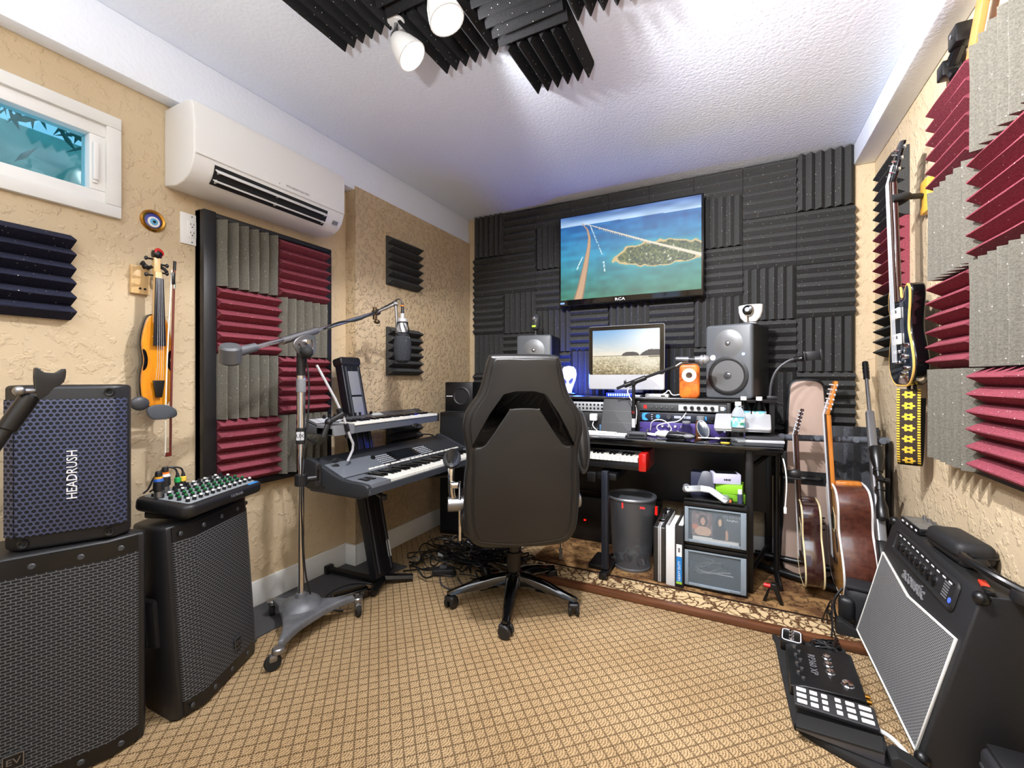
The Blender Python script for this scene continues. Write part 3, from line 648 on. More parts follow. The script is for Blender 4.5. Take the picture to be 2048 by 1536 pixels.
for s in (-1, 1):
    b.plate(crv([(-.004, -.024), (.010, -.020), (.020, -.006), (.036, .006), (.040, .034), (.026, .026), (.008, .028), (-.004, .036)], 3), t=.005, bev=.0015, M=M_ @ MX.Translation((0, 0, s*.012)))
b.plate([(-.004, -.024), (.004, -.024), (.004, .036), (-.004, .036)], t=.026, bev=.002, M=M_ @ MX.Translation((0, 0, -.013)))
b.build('clip', BLK, t)
# ---------- chrome boom stand with the studio microphone ----------
ms = (-1.66, 1.26, 0); TT = MX.Translation(-V(ms))
t = thing('microphone_boom_stand', 'tall chrome boom stand on a wheeled cast base in front of the left panel', 'microphone stand', ms)
IRON = mat('cast_iron', (112, 114, 118), .5, .35, var=.4, vs=18, bs=60, bstr=.25)
A_, B_, C_ = V((-1.488, 1.035)), V((-1.512, 1.435)), V((-1.83, 1.245))
def arc2(p, q, c, k): m_ = (p+q)/2; m_ = m_+(c-m_)*k; return [p, (p+m_)/2+(c-p)*.05, m_, (q+m_)/2+(c-q)*.05]
cc = V((-1.645, 1.25)); ol = []
for p, q in ((A_, B_), (B_, C_), (C_, A_)):
    d = (q-p).normalized(); ol += [p+d*.02]+[x for x in crv([p+d*.02, p*.7+q*.3+(cc-(p+q)/2)*.22, p*.3+q*.7+(cc-(p+q)/2)*.22, q-d*.02], 4, False)][1:]
b = B(TT); b.plate([tuple(x[:2]) for x in ol], t=.026, bev=.01, M=MX.Translation((0, 0, .066)), both=False); b.build('base_casting', IRON, t)
b = B(TT); b.lathe([(.085, 0), (.075, .015), (.05, .028), (.024, .034), (.02, .05), (0, .05)], (-1.66, 1.26, .09), n=24); b.build('base_dome', IRON, t)
for p, d in ((A_, (-.25, -.6)), (B_, (.3, -.2)), (C_, (-.6, .3))):
    q = V((p.x, p.y, 0)); dd = V((d[0], d[1], 0)).normalized(); w_ = q+dd*.018
    b = B(TT); b.cyl(q+V((0, 0, .056)), q+V((0, 0, .078)), .022, n=14, bev=.004); b.box(w_+V((0, 0, .046)), (.030, .030, .026), rot=(0, 0, math.atan2(d[1], d[0])), bev=.008); o = b.build('caster', STEEL, t)
    sd = V((-dd.y, dd.x, 0))
    b = B(TT); b.lathe([(.010, -.011), (.026, -.010), (.029, -.005), (.029, .005), (.026, .010), (.010, .011)], w_+V((0, 0, .029)), sd, 20); b.build('wheel', RUB, o)
b = B(TT); b.cyl((-1.66, 1.26, .13), (-1.66, 1.26, .80), .0125, n=16); b.build('lower_pole', CHROME, t)
b = B(TT); b.cyl((-1.66, 1.26, .78), (-1.66, 1.26, .85), .021, n=16, bev=.003); b.build('clutch', BLK, t)
B(TT).plate(rrect(.030, .036, .003), t=.001, M=frame((-1.6465, 1.2455, .815), (.7, .72, 0), (0, 0, 1))).build('label_sticker', LGRY, t)
B(TT).text('UX', .022, frame((-1.6455, 1.2445, .815), (.7, .72, 0), (0, 0, 1)), .0006).build('label_letters', BLK2, t)
b = B(TT); b.cyl((-1.66, 1.26, .85), (-1.66, 1.26, 1.10), .0175, n=18); b.build('upper_pole', CHROME, t)
b = B(TT); b.cyl((-1.66, 1.26, 1.0), (-1.66, 1.26, 1.06), .0195, n=18, bev=.003); b.build('grey_band', GRY, t)
b = B(TT); b.cyl((-1.66, 1.26, 1.07), (-1.66, 1.26, 1.19), .018, n=16, bev=.003); b.build('pole_sleeve', BLK, t)
CWp, PV, TP = V((-1.631, .964, 1.155)), V((-1.66, 1.26, 1.246)), V((-1.683, 1.715, 1.404))
dB = (TP-PV).normalized(); dA = (PV-CWp).normalized()
FB = frame(PV+V((.024, 0, -.045)), dB, (0, 0, 1))
b = B(TT); b.plate(crv([(-.055, .025), (0, .045), (.055, .025), (.045, -.025), (.018, -.048), (-.018, -.048), (-.045, -.025)], 4), [crv([(-.038, .012), (-.030, -.018), (-.012, -.030), (-.017, -.022), (-.026, .0), (-.030, .014)], 3), crv([(.038, .012), (.030, .014), (.026, .0), (.017, -.022), (.012, -.030), (.030, -.018)], 3)], t=.008, bev=.002, M=FB); b.build('tilt_plate', STEEL, t)
b = B(TT); b.cyl(PV+V((-.02, 0, -.03)), PV+V((.048, 0, -.03)), .012, n=14, bev=.002); b.build('tilt_bolt', CHROME, t)
b = B(TT); b.sph(PV+V((.052, -.012, -.075)), (.026, .026, .026), 16, 10); b.cyl(PV+V((0, 0, -.07)), PV+V((.03, -.01, -.075)), .012); b.build('tilt_knob', RUB, t)
b = B(TT); b.cyl(PV-dB*.10, PV+dB*.09, .0155, n=16, bev=.003); b.build('boom_sleeve', STEEL, t)
b = B(TT); b.cyl(CWp+dA*.05, PV, .010, n=14); b.cyl(PV, TP, .0095, n=14); b.build('boom', CHROME, t)
b = B(TT); b.cyl(CWp-dA*.012, CWp+dA*.09, .020, .0165, n=18, bev=.004); b.lathe([(0, -.036), (.030, -.036), (.036, -.028), (.036, .024), (.030, .032), (0, .032)], CWp-dA*.018, (.35, -.2, .9), 22); b.build('counterweight', mat('weight_grey', (96, 98, 102), .42, .4), t)
b = B(TT); b.tube([PV+dB*.12+V((.012, 0, 0)), PV+dB*.22+V((.014, 0, .014)), PV+dB*.33+V((.012, 0, -.016)), TP+V((.012, .02, .02)), V((-1.60, 1.77, 1.465)), V((-1.575, 1.782, 1.485)), V((-1.559, 1.787, 1.45)), V((-1.559, 1.787, 1.37))], .0036, n=6, smooth=2); b.tube([PV+V((.012, .01, -.08)), PV+V((.030, .02, -.2)), PV+V((.026, .01, -.42)), PV+V((.02, -.02, -.6)), PV+V((.018, 0, -1.0)), PV+V((.02, .03, -1.12))], .0036, n=6, smooth=2); b.build('cable', BLK, t)
b = B(TT); b.cyl(TP-dB*.01, TP+dB*.03, .017, n=14, bev=.003); b.cyl(TP+V((-.0, 0, -.035)), TP+V((0, 0, .03)), .011, n=12, bev=.002); b.sph(TP+V((.005, .01, -.045)), (.016, .016, .012), 12, 8); b.build('boom_clamp', mat('bronze_clamp', (92, 76, 54), .3, .7), t)
b = B(TT); b.tube([TP, V((-1.61, 1.755, 1.440)), V((-1.590, 1.768, 1.455)), V((-1.588, 1.770, 1.42)), V((-1.583, 1.772, 1.30))], .0075, n=10, smooth=1); b.cyl((-1.596, 1.76, 1.452), (-1.585, 1.776, 1.452), .014, n=12); b.build('drop_arm', STEEL, t)
b = B(TT); b.tube([V((-1.662, 1.34, 1.12)), V((-1.60, 1.42, .92)), V((-1.58, 1.45, .80)), V((-1.575, 1.475, .745)), V((-1.59, 1.45, .68))], .006, n=8, smooth=1); b.build('side_rod', ALU, t)
b = B(TT); b.box((-1.600, 1.415, .90), (.02, .02, .05), rot=(.3, 0, 0), bev=.004); b.box((-1.585, 1.44, .835), (.018, .018, .04), rot=(.3, 0, 0), bev=.004); b.tube([(-1.59, 1.425, .90), (-1.62, 1.37, .865), (-1.625, 1.345, .80)], .013, n=10); b.sph((-1.62, 1.37, .865), .018, 12, 8); b.build('rod_clamp', BLK, t)
b = B(TT); b.cyl((-1.66, 1.26, .60), (-1.66, 1.26, .65), .026, n=16, bev=.003); b.tube([(-1.66, 1.26, .625), (-1.635, 1.315, .625)], .012, n=10); M_ = frame((-1.632, 1.322, .59), (.3, .95, 0), (0, 0, 1))
b.plate(rrect(.030, .10, .012, cy=.045), [rrect(.008, .05, .004, cy=.045)], t=.006, bev=.002, M=M_); b.lathe([(.0, 0), (.036, 0), (.036, .012), (.030, .012), (.030, .004), (0, .004)], (-1.618, 1.368, .575), n=20); b.build('cup_holder', BLK, t)
for k in range(4):
    b = B(TT); b.plate(crv([(-.016, 0), (0, .012), (.018, .006), (.018, -.006), (0, -.010)], 3), t=.005, bev=.0015, M=frame((-1.612, 1.395, .61+k*.026), (.3, .95, .1), (0, -.1, 1))); b.build('holder_tooth', BLK, t)
t = thing('studio_microphone', 'silver studio microphone in a black foam windscreen hanging from the chrome boom', 'microphone', (-1.559, 1.787, 1.14))
b = B(); b.cyl((0, 0, .16), (0, 0, .235), .024, n=20, bev=.003); b.cyl((0, 0, .235), (0, 0, .262), .010, n=12); b.build('mic_body', ALU, t)
B().cyl((0, 0, .262), (0, 0, .315), .009, .006, n=12, bev=.002).build('plug', BLK, t); B().cyl((0, 0, .30), (0, 0, .306), .0095, n=12).build('plug_ring', mat('orange_ring', (220, 120, 40), .5), t)
b = B(); b.lathe([(0, 0), (.022, .002), (.038, .014), (.045, .04), (.046, .10), (.040, .135), (.030, .155), (0, .16)], n=24); b.build('windscreen', foam_mat('foam_windscreen', (52, 54, 58)), t)
b = B()
for k in range(8): a = 2*PI*k/8; b.tube([(.026*math.cos(a), .026*math.sin(a), .215), (.036*math.cos(a+.4), .036*math.sin(a+.4), .18), (.032*math.cos(a+.8), .032*math.sin(a+.8), .145)], .0022, n=5)
for z, r in ((.215, .027), (.145, .034)): b.tube([(r*math.cos(2*PI*k/16), r*math.sin(2*PI*k/16), z) for k in range(16)], .003, n=6, closed=True)
b.tube([(-.03, -.012, .18), (-.05, -.03, .18), (-.06, -.025, .17)], .004, n=6); b.build('shock_mount', BLK2, t)

# ---------- column keyboard stand ----------
ks = (-1.72, 1.70, 0); TT = MX.Translation(-V(ks))
t = thing('keyboard_stand', 'black slanted column stand carrying two keyboards by the left wall', 'keyboard stand', ks)
P0, P1 = V((-1.615, 1.70, .05)), V((-1.872, 1.70, 1.165)); ax = (P1-P0).normalized(); L_ = (P1-P0).length
FC = frame(P0, (0, 1, 0), ax)      # x along wall, y up the column, z towards the player
SATIN = mat('anodised_black', (34, 35, 40), .32, .5)
b = B(TT); b.plate([(-.063, 0), (.063, 0), (.063, L_-.03), (-.063, L_-.03)], t=.055, bev=.008, M=FC @ MX.Translation((0, 0, -.03))); b.build('column', SATIN, t)
b = B(TT); b.plate(rrect(.138, .045, .015, cy=L_-.018), t=.066, bev=.008, M=FC @ MX.Translation((0, 0, -.036))); b.build('top_cap', BLK, t)
for s in (-1, 0, 1):
    b = B(TT); b.plate([(s*.042-.004, .02), (s*.042+.004, .02), (s*.042+.004, L_-.05), (s*.042-.004, L_-.05)], t=.005, bev=.001, M=FC @ MX.Translation((0, 0, .0245))); b.build('rail', BLK2 if s == 0 else DGRY, t)
for y0, y1 in ((.83, .93), (.94, 1.07)):
    b = B(TT); b.plate([(-.034, y0), (.034, y0), (.034, y1), (-.034, y1)], t=.003, bev=.001, M=FC @ MX.Translation((0, 0, .027))); b.build('grey_plate', GRY, t)
B(TT).plate(rrect(.022, .085, .002, cy=.12), t=.001, M=FC @ MX.Translation((.046, 0, .0265))).build('label_sticker', LGRY, t)
for z, x1, nm in ((.53, -1.38, 'lower_arm'), (.79, -1.60, 'upper_arm')):
    for s in (-1, 1):
        k_ = (z-.05)/ax.z; q = P0+ax*k_
        b = B(TT); a0 = V((q.x-.01, 1.70+s*.066, z)); a1 = V((x1, 1.70+s*.24, z+.006)); b.tube([a0, V((q.x+.03, 1.70+s*.07, z)), a1], .011, n=8); b.cyl(a1+V((0, 0, -.012)), a1+V((0, 0, .012)), .014, n=10, bev=.003); b.build(nm, BLK2, t)
b = B(TT); b.tube([(-1.955, 1.655, .03), (-1.62, 1.675, .03)], .018, n=6); b.box((-1.955, 1.655, .03), (.03, .045, .045), bev=.006); b.build('rear_foot', BLK2, t)
b = B(TT); b.tube([(-1.62, 1.72, .03), (-1.86, 1.96, .03)], .018, n=6); b.build('rear_foot', BLK2, t)
for q in ((-1.56, 1.575), (-1.50, 1.80)):
    b = B(TT); b.tube([(-1.615, 1.70, .035), (q[0], q[1], .022)], [.024, .018], n=8); b.build('front_foot', BLK2, t)
t = thing('power_strip', 'black multi-socket power strip with cable loop on the floor beside the keyboard stand foot', 'power strip', (-1.63, 1.50, 0), R(62))
b = B(); b.box((0, 0, .03), (.17, .055, .05), bev=.014, seg=3); b.build('case', GLOSS, t)
for k in range(5): B().box((-.05+k*.025, -.029, .035), (.016, .003, .016), bev=.002).build('socket', INKG if k % 2 else DGRY, t)
b = B(); b.tube([(.085, 0, .03), (.13, .02, .03), (.10, .06, .04), (0, .06, .06), (-.09, .04, .05), (-.12, 0, .03), (-.11, -.05, .015), (-.05, -.08, .008)], .005, n=6, smooth=2); b.build('cable', BLK2, t)

# ---------- the two keyboards ----------
def keys(t, n, x0, x1, yf, yb, z, h=.014):
    p = (x1-x0)/n; wm = B().box((0, 0, 0), (p*.93, yb-yf, h), bev=.0012, seg=1).mesh('white_key', IVORY)
    bmm = B().plate([(-p*.28, 0), (p*.28, 0), (p*.24, (yb-yf)*.60), (-p*.24, (yb-yf)*.60)], t=.011, bev=.002, both=False).mesh('black_key', GLOSS)
    for i in range(n):
        put('white_key', wm, t, loc=(x0+p*(i+.5), (yf+yb)/2, z+h/2))
        if i % 7 in (0, 1, 3, 4, 5) and i < n-1: put('black_key', bmm, t, loc=(x0+p*(i+1), yb-(yb-yf)*.60, z+h-.001))
t = thing('arranger_keyboard', 'large silver grey keyboard with screen and many buttons on the lower arms', 'keyboard', (-1.345, 1.335, .552), R(90))
PAN = mat('silver_grey_panel', (112, 117, 124), .42, .25); DP = mat('panel_dark', (44, 46, 50), .5)
b = B(); b.plate([(0, .022), (.002, .05), (.166, .05), (.395, .05), (.40, .03), (.36, 0), (.06, 0)], t=.985, bev=.004, M=frame((.0075, 0, 0), (0, 1, 0), (0, 0, 1))); b.build('lower_case', mat('kb_case', (52, 56, 62), .5), t)
PA, PB = (.168, .070), (.372, .142)
b = B(); b.plate([(.166, .045), PA, (.30, .120), PB, (.392, .132), (.395, .045)], t=.95, bev=.003, M=frame((.025, 0, 0), (0, 1, 0), (0, 0, 1))); b.build('panel_body', DP, t)
for x0, x1 in ((0, .024), (.976, 1.0)):
    b = B(); b.plate(crv([(.01, .028), (.02, .066), (.16, .076), (.30, .128), (.372, .150), (.400, .13), (.404, .05), (.37, .010), (.06, .006)], 3), t=x1-x0, bev=.008, M=frame((x0, 0, 0), (0, 1, 0), (0, 0, 1))); b.build('end_cheek', mat('kb_end', (40, 43, 48), .5), t)
b = B(); b.plate([(.004, .05), (.006, .066), (.165, .072), (.165, .05)], t=.115, bev=.003, M=frame((.024, 0, 0), (0, 1, 0), (0, 0, 1))); o = b.build('left_block', PAN, t)
for x in (.058, .092):
    b = B(); b.box((x, .085, .0705), (.022, .055, .004), bev=.0015); w_ = b.build('wheel_slot', BLK2, o)
    B().lathe([(.012, -.006), (.024, -.006), (.024, .006), (.012, .006)], (x, .085, .052), (1, 0, 0), 20).build('pitch_wheel', DGRY, t)
b = B(); b.plate([(.004, .05), (.006, .062), (.165, .070), (.165, .05)], t=.03, bev=.003, M=frame((.946, 0, 0), (0, 1, 0), (0, 0, 1))); b.build('right_block', PAN, t)
keys(t, 36, .142, .944, .012, .163, .050)
SL = math.atan2(.050, .132); FP = frame((0, PA[0]+.002, PA[1]+.002), (1, 0, 0), (0, math.cos(SL), math.sin(SL)))   # panel plane
B().plate([(.026, .002), (.30, .002), (.30, .132), (.026, .132)], t=.0025, M=FP).build('speaker_area', PAN, t)
B().plate([(.70, .002), (.974, .002), (.974, .132), (.70, .132)], t=.0025, M=FP).build('speaker_area', DP, t)
B().plate(rrect(.20, .085, .006, cx=.50, cy=.085), t=.004, bev=.001, M=FP).build('screen_bezel', BLK2, t)
B().plate(rrect(.15, .062, .003, cx=.50, cy=.086), t=.0046, M=FP).build('screen', mat('dark_lcd', (22, 26, 30), .12), t)
bw = B().box((0, 0, .003), (.030, .010, .006), bev=.0015).mesh('button', IVORY); bs = B().box((0, 0, .002), (.011, .006, .004), bev=.001).mesh('button', mat('button_grey', (176, 180, 184), .5))
for k in range(20): put('button', bw, t, M=FP @ MX.Translation((.20+k*.036+(k//4)*.006, .016, .0025)))
for c in range(7):
    for r in range(5):
        put('button', bs, t, M=FP @ MX.Translation((.305+c*.0145, .045+r*.0165, .0))); put('button', bs, t, M=FP @ MX.Translation((.61+c*.0145, .045+r*.0165, .0)))
for k in range(12): put('button', bs, t, M=FP @ MX.Translation((.425+k*.0145, .034, .0)))
B().lathe([(.012, 0), (.011, .010), (0, .011)], FP @ V((.29, .10, .002)), FP.to_3x3() @ V((0, 0, 1)), 16).build('dial', BLK2, t)
b = B(); b.tube([(.80, .41, .05), (.80, .44, .10), (.86, .43, .155), (.93, .40, .15), (.96, .39, .13)], .004, n=6, smooth=2); b.build('cable', BLK, t)

t = thing('synthesizer_keyboard', 'slim grey synthesizer with a row of knobs on the upper arms of the stand', 'keyboard', (-1.600, 1.375, .802), R(90))
b = B(); b.plate([(0, .0), (.0, .036), (.11, .036), (.20, .06), (.232, .062), (.235, .008), (.20, 0)], t=.78, bev=.004, M=frame((0, 0, 0), (0, 1, 0), (0, 0, 1))); b.build('case', mat('synth_case', (84, 88, 92), .45), t)
keys(t, 29, .125, .765, -.004, .105, .036, .012)
b = B(); b.plate([(-.006, .0), (-.008, .045), (.11, .047), (.11, 0)], t=.12, bev=.005, M=frame((.0, 0, 0), (0, 1, 0), (0, 0, 1))); b.build('left_block', GRY, t)
b = B(); b.plate([(-.006, .0), (-.008, .045), (.235, .066), (.235, 0)], t=.015, bev=.004, M=frame((.767, 0, 0), (0, 1, 0), (0, 0, 1))); b.build('end_cheek', BLK, t)
FS = frame((0, .112, .0395), (1, 0, 0), (0, .088, .026)); B().plate([(.005, 0), (.765, 0), (.765, .09), (.005, .09)], t=.004, bev=.001, M=FS).build('panel', mat('synth_panel', (70, 70, 72), .5), t)
B().plate([(.02, .02), (.20, .02), (.20, .075), (.02, .075)], t=.0055, M=FS).build('panel_print', LGRY, t); B().plate([(.40, .045), (.48, .045), (.48, .08), (.40, .08)], t=.0055, M=FS).build('display', mat('lcd_pale', (180, 185, 180), .3), t)
kn = B().lathe([(.0085, 0), (.0075, .016), (0, .017)], n=12).mesh('knob', BLK2)
for k in range(9): put('knob', kn, t, M=FS @ MX.Translation((.10+k*.032+(.05 if k == 8 else 0), .07, .004)))
b = B(); b.tube([(.02, .22, .03), (-.03, .21, .01), (-.04, .10, -.02), (-.035, .06, -.03)], .004, n=6, smooth=2); b.build('cable', BLK, t)

# ---------- gaming chair ----------
t = thing('office_chair', 'black leather gaming chair on a five-star base, seen from behind', 'chair', (-.939, 1.858, 0), R(34))
hf = [(0, .372), (.10, .372), (.185, .385), (.222, .428), (.235, .488), (.240, .60), (.237, .67), (.229, .745), (.234, .80), (.245, .864), (.232, .935), (.188, 1.0), (.168, 1.052), (.152, 1.12), (.142, 1.152), (.125, 1.166), (0, 1.168)]
ol = [tuple(p) for p in crv(hf+[(-x, z) for x, z in hf[-2:0:-1]], 3)]
hs = [(.050, .998), (.064, .990), (.150, .846), (.142, .838), (.060, .968)]; slot = hs+[(-x, z) for x, z in hs[::-1]]
FB = frame((0, -.155, 0), (1, 0, 0), (0, -.10, 1))
b = B(); b.plate(ol, [slot], t=.095, bev=.020, steps=5, M=FB); b.build('backrest', LEATH, t, ang=60)
inn = [(.052, .958), (.068, .948), (.158, .815), (.200, .795), (.203, .70), (.206, .60), (.203, .50), (.188, .43), (.15, .405), (0, .392)]
io = [tuple(p) for p in crv([(0, .961)]+inn+[(-x, z) for x, z in inn[-2::-1]], 3)]
b = B(); b.plate(io, t=.014, bev=.011, both=False, steps=4, M=FB @ MX.Translation((0, 0, .088))); o = b.build('back_pad', LEATH, t, ang=60)
b = B(); b.tube([FB @ V((x, z, .096)) for x, z in io], .0035, n=6, closed=True); b.build('piping', LEATH, o)
head = [(0, 1.155), (.115, 1.155), (.132, 1.12), (.145, 1.06), (.160, 1.005), (.205, .94), (.218, .87), (.208, .80), (.198, .80), (.172, .855), (.078, 1.004), (0, 1.006)]
ho = [tuple(p) for p in crv(head[:-1]+[(0, 1.006)]+[(-x, z) for x, z in head[-2:0:-1]], 2)]
b = B(); b.plate(ho, t=.012, bev=.010, both=False, steps=4, M=FB @ MX.Translation((0, 0, .088))); o = b.build('head_pad', LEATH, t, ang=60)
b = B(); b.tube([FB @ V((x, z, .094)) for x, z in crv([(-.215, .80), (-.222, .87), (-.20, .945), (-.158, 1.005), (-.143, 1.06), (-.132, 1.12), (-.10, 1.148), (.10, 1.148), (.132, 1.12), (.143, 1.06), (.158, 1.005), (.20, .945), (.222, .87), (.215, .80)], 4, False)], .003, n=6); b.build('piping', LEATH, o)
b = B(); b.box((0, -.225, .95), (.30, .02, .02), bev=.008); b.build('slot_bar', BLK2, t)
b = B(); b.box((0, .04, .425), (.50, .50, .10), bev=.04, seg=4); b.build('seat', LEATH, t, ang=60)
b = B(); b.box((0, -.10, .41), (.40, .20, .08), bev=.03, seg=3); b.build('lumbar_base', LEATH, t, ang=60)
for s in (-1, 1):
    b = B(); b.sph((s*.225, .08, .46), (.05, .20, .05), 14, 8); b.build('seat_bolster', LEATH, t)
b = B(); b.box((0, 0, .355), (.16, .24, .035), bev=.008); b.cyl((.10, .02, .35), (.25, .02, .345), .006, n=8); b.box((.26, .02, .345), (.05, .02, .012), bev=.004); b.build('tilt_mechanism', BLK2, t)
b = B(); b.cyl((0, 0, .20), (0, 0, .35), .026, n=16); b.cyl((0, 0, .10), (0, 0, .24), .034, .032, n=18, bev=.004); b.build('gas_lift', BLK2, t)
b = B(); b.lathe([(.0, .075), (.05, .075), (.055, .10), (.05, .135), (.036, .15), (0, .15)], n=20); b.build('hub', GLOSS, t)
for k in range(5):
    a = R(256.6+72*k); d = V((math.cos(a), math.sin(a), 0)); s_ = V((-d.y, d.x, 0)); vs = []; fs = []
    for r_, zt, zb, wd in ((.03, .145, .085, .030), (.10, .137, .085, .029), (.18, .118, .080, .025), (.25, .094, .070, .021), (.30, .080, .064, .018), (.315, .074, .066, .010)):
        vs += [d*r_-s_*wd+V((0, 0, zb)), d*r_+s_*wd+V((0, 0, zb)), d*r_+s_*wd*.9+V((0, 0, zt-.012)), d*r_+s_*wd*.5+V((0, 0, zt)), d*r_-s_*wd*.5+V((0, 0, zt)), d*r_-s_*wd*.9+V((0, 0, zt-.012))]
    for j in range(5):
        for i in range(6): fs.append((j*6+i, j*6+(i+1) % 6, (j+1)*6+(i+1) % 6, (j+1)*6+i))
    fs += [(5, 4, 3, 2, 1, 0), tuple(30+i for i in range(6))]
    B().add(vs, fs).build('base_leg', GLOSS, t, ang=50)
    q = d*.295; ca = a+1.2+k*.7; cd = V((math.cos(ca), math.sin(ca), 0))
    b = B(); b.cyl(q+V((0, 0, .048)), q+V((0, 0, .07)), .009, n=10); b.box(q+V((0, 0, .046))-cd*.006, (.040, .050, .026), rot=(0, 0, ca), bev=.010, seg=3); o = b.build('caster', BLK, t)
    sd = V((-cd.y, cd.x, 0))
    for s in (-1, 1): B().lathe([(.008, -.009), (.025, -.008), (.0285, -.004), (.0285, .004), (.025, .008), (.008, .009)], q+V((0, 0, .0285))+sd*s*.016, sd, 18).build('wheel', BLK, o)
PADG = mat('arm_pad', (58, 60, 62), .42)
# left armrest (down) and right armrest (flipped up)
b = B(); b.sph((-.292, .06, .675), (.044, .20, .030), 18, 10); b.build('armrest_pad', PADG, t)
b = B(); b.sph((-.292, .055, .682), (.033, .187, .030), 18, 10); b.build('armrest_cushion', LEATH, t)
b = B(); b.tube([(-.292, -.06, .66), (-.294, -.075, .60), (-.290, -.075, .53), (-.270, -.07, .48)], .016, n=10, smooth=1); b.build('arm_support', CHROME, t)
b = B(); b.cyl((-.31, -.07, .492), (-.235, -.07, .492), .034, n=20, bev=.004); b.build('arm_pivot', STEEL, t)
b = B(); b.cyl((-.295, -.10, .585), (-.262, -.10, .585), .016, n=14, bev=.003); b.box((-.255, -.07, .46), (.012, .05, .26), bev=.004); b.build('arm_bracket', CHROME, t)
q = MX.Translation((.300, -.10, .775)) @ MX.Rotation(R(72), 4, 'X')
b = B(q); b.sph((0, 0, 0), (.042, .155, .034), 18, 12); b.build('armrest_pad', PADG, t)
b = B(q); b.sph((0, 0, .008), (.032, .142, .032), 18, 10); b.build('armrest_cushion', LEATH, t)
b = B(); b.tube([(.296, -.06, .68), (.292, -.05, .60), (.285, -.06, .50)], .015, n=10, smooth=1); b.build('arm_support', BLK2, t)
b = B(); b.cyl((.235, -.07, .492), (.305, -.07, .492), .034, n=20, bev=.004); b.build('arm_pivot', STEEL, t)
b = B(); b.tube([(.20, -.06, .34), (.205, -.09, .30), (.205, -.10, .27)], .003, n=6); b.box((.205, -.10, .255), (.016, .006, .05), bev=.003); b.build('hang_tag', DGRY, t)
# ---------- desk with raised shelf ----------
DZ, SZ = .735, .95
t = thing('studio_desk', 'black glass topped studio desk with a raised shelf in front of the foam wall', 'desk', (-.6, 2.66, .018)); TT = MX.Translation((.6, -2.66, -.018))
b = B(TT); b.bb((-1.38, 2.355, .717), (.20, 2.93, DZ), bev=.004); b.build('desk_top', GLOSS, t)
b = B(TT); b.bb((-1.38, 2.60, SZ-.018), (.19, 2.93, SZ), bev=.004); b.build('raised_shelf', mat('shelf_black', (26, 26, 28), .25, coat=.3), t)
for x in (-1.36, -.555, .01, .17): B(TT).bb((x-.012, 2.62, DZ), (x+.012, 2.92, SZ-.018)).build('shelf_upright', BLK2, t)
for x, y in ((.062, 2.43), (-1.34, 2.43), (.17, 2.90), (-1.34, 2.90)): B(TT).bb((x-.018, y-.018, .018), (x+.018, y+.018, .717), bev=.006).build('leg', BLK2, t)
b = B(TT); b.bb((-1.36, 2.42, .69), (.19, 2.45, .717), bev=.004); b.build('front_rail', BLK2, t)
B(TT).bb((-1.33, 2.86, .30), (.16, 2.88, .70)).build('added_dark_panel', BLK2, t)  # black sheet added to stand for the darkness under the desk
b = B(TT); b.tube([(.062, 2.44, .10), (.16, 2.88, .10)], .012, n=8); b.tube([(.062, 2.44, .62), (.16, 2.88, .62)], .012, n=8); b.build('side_brace', BLK2, t)

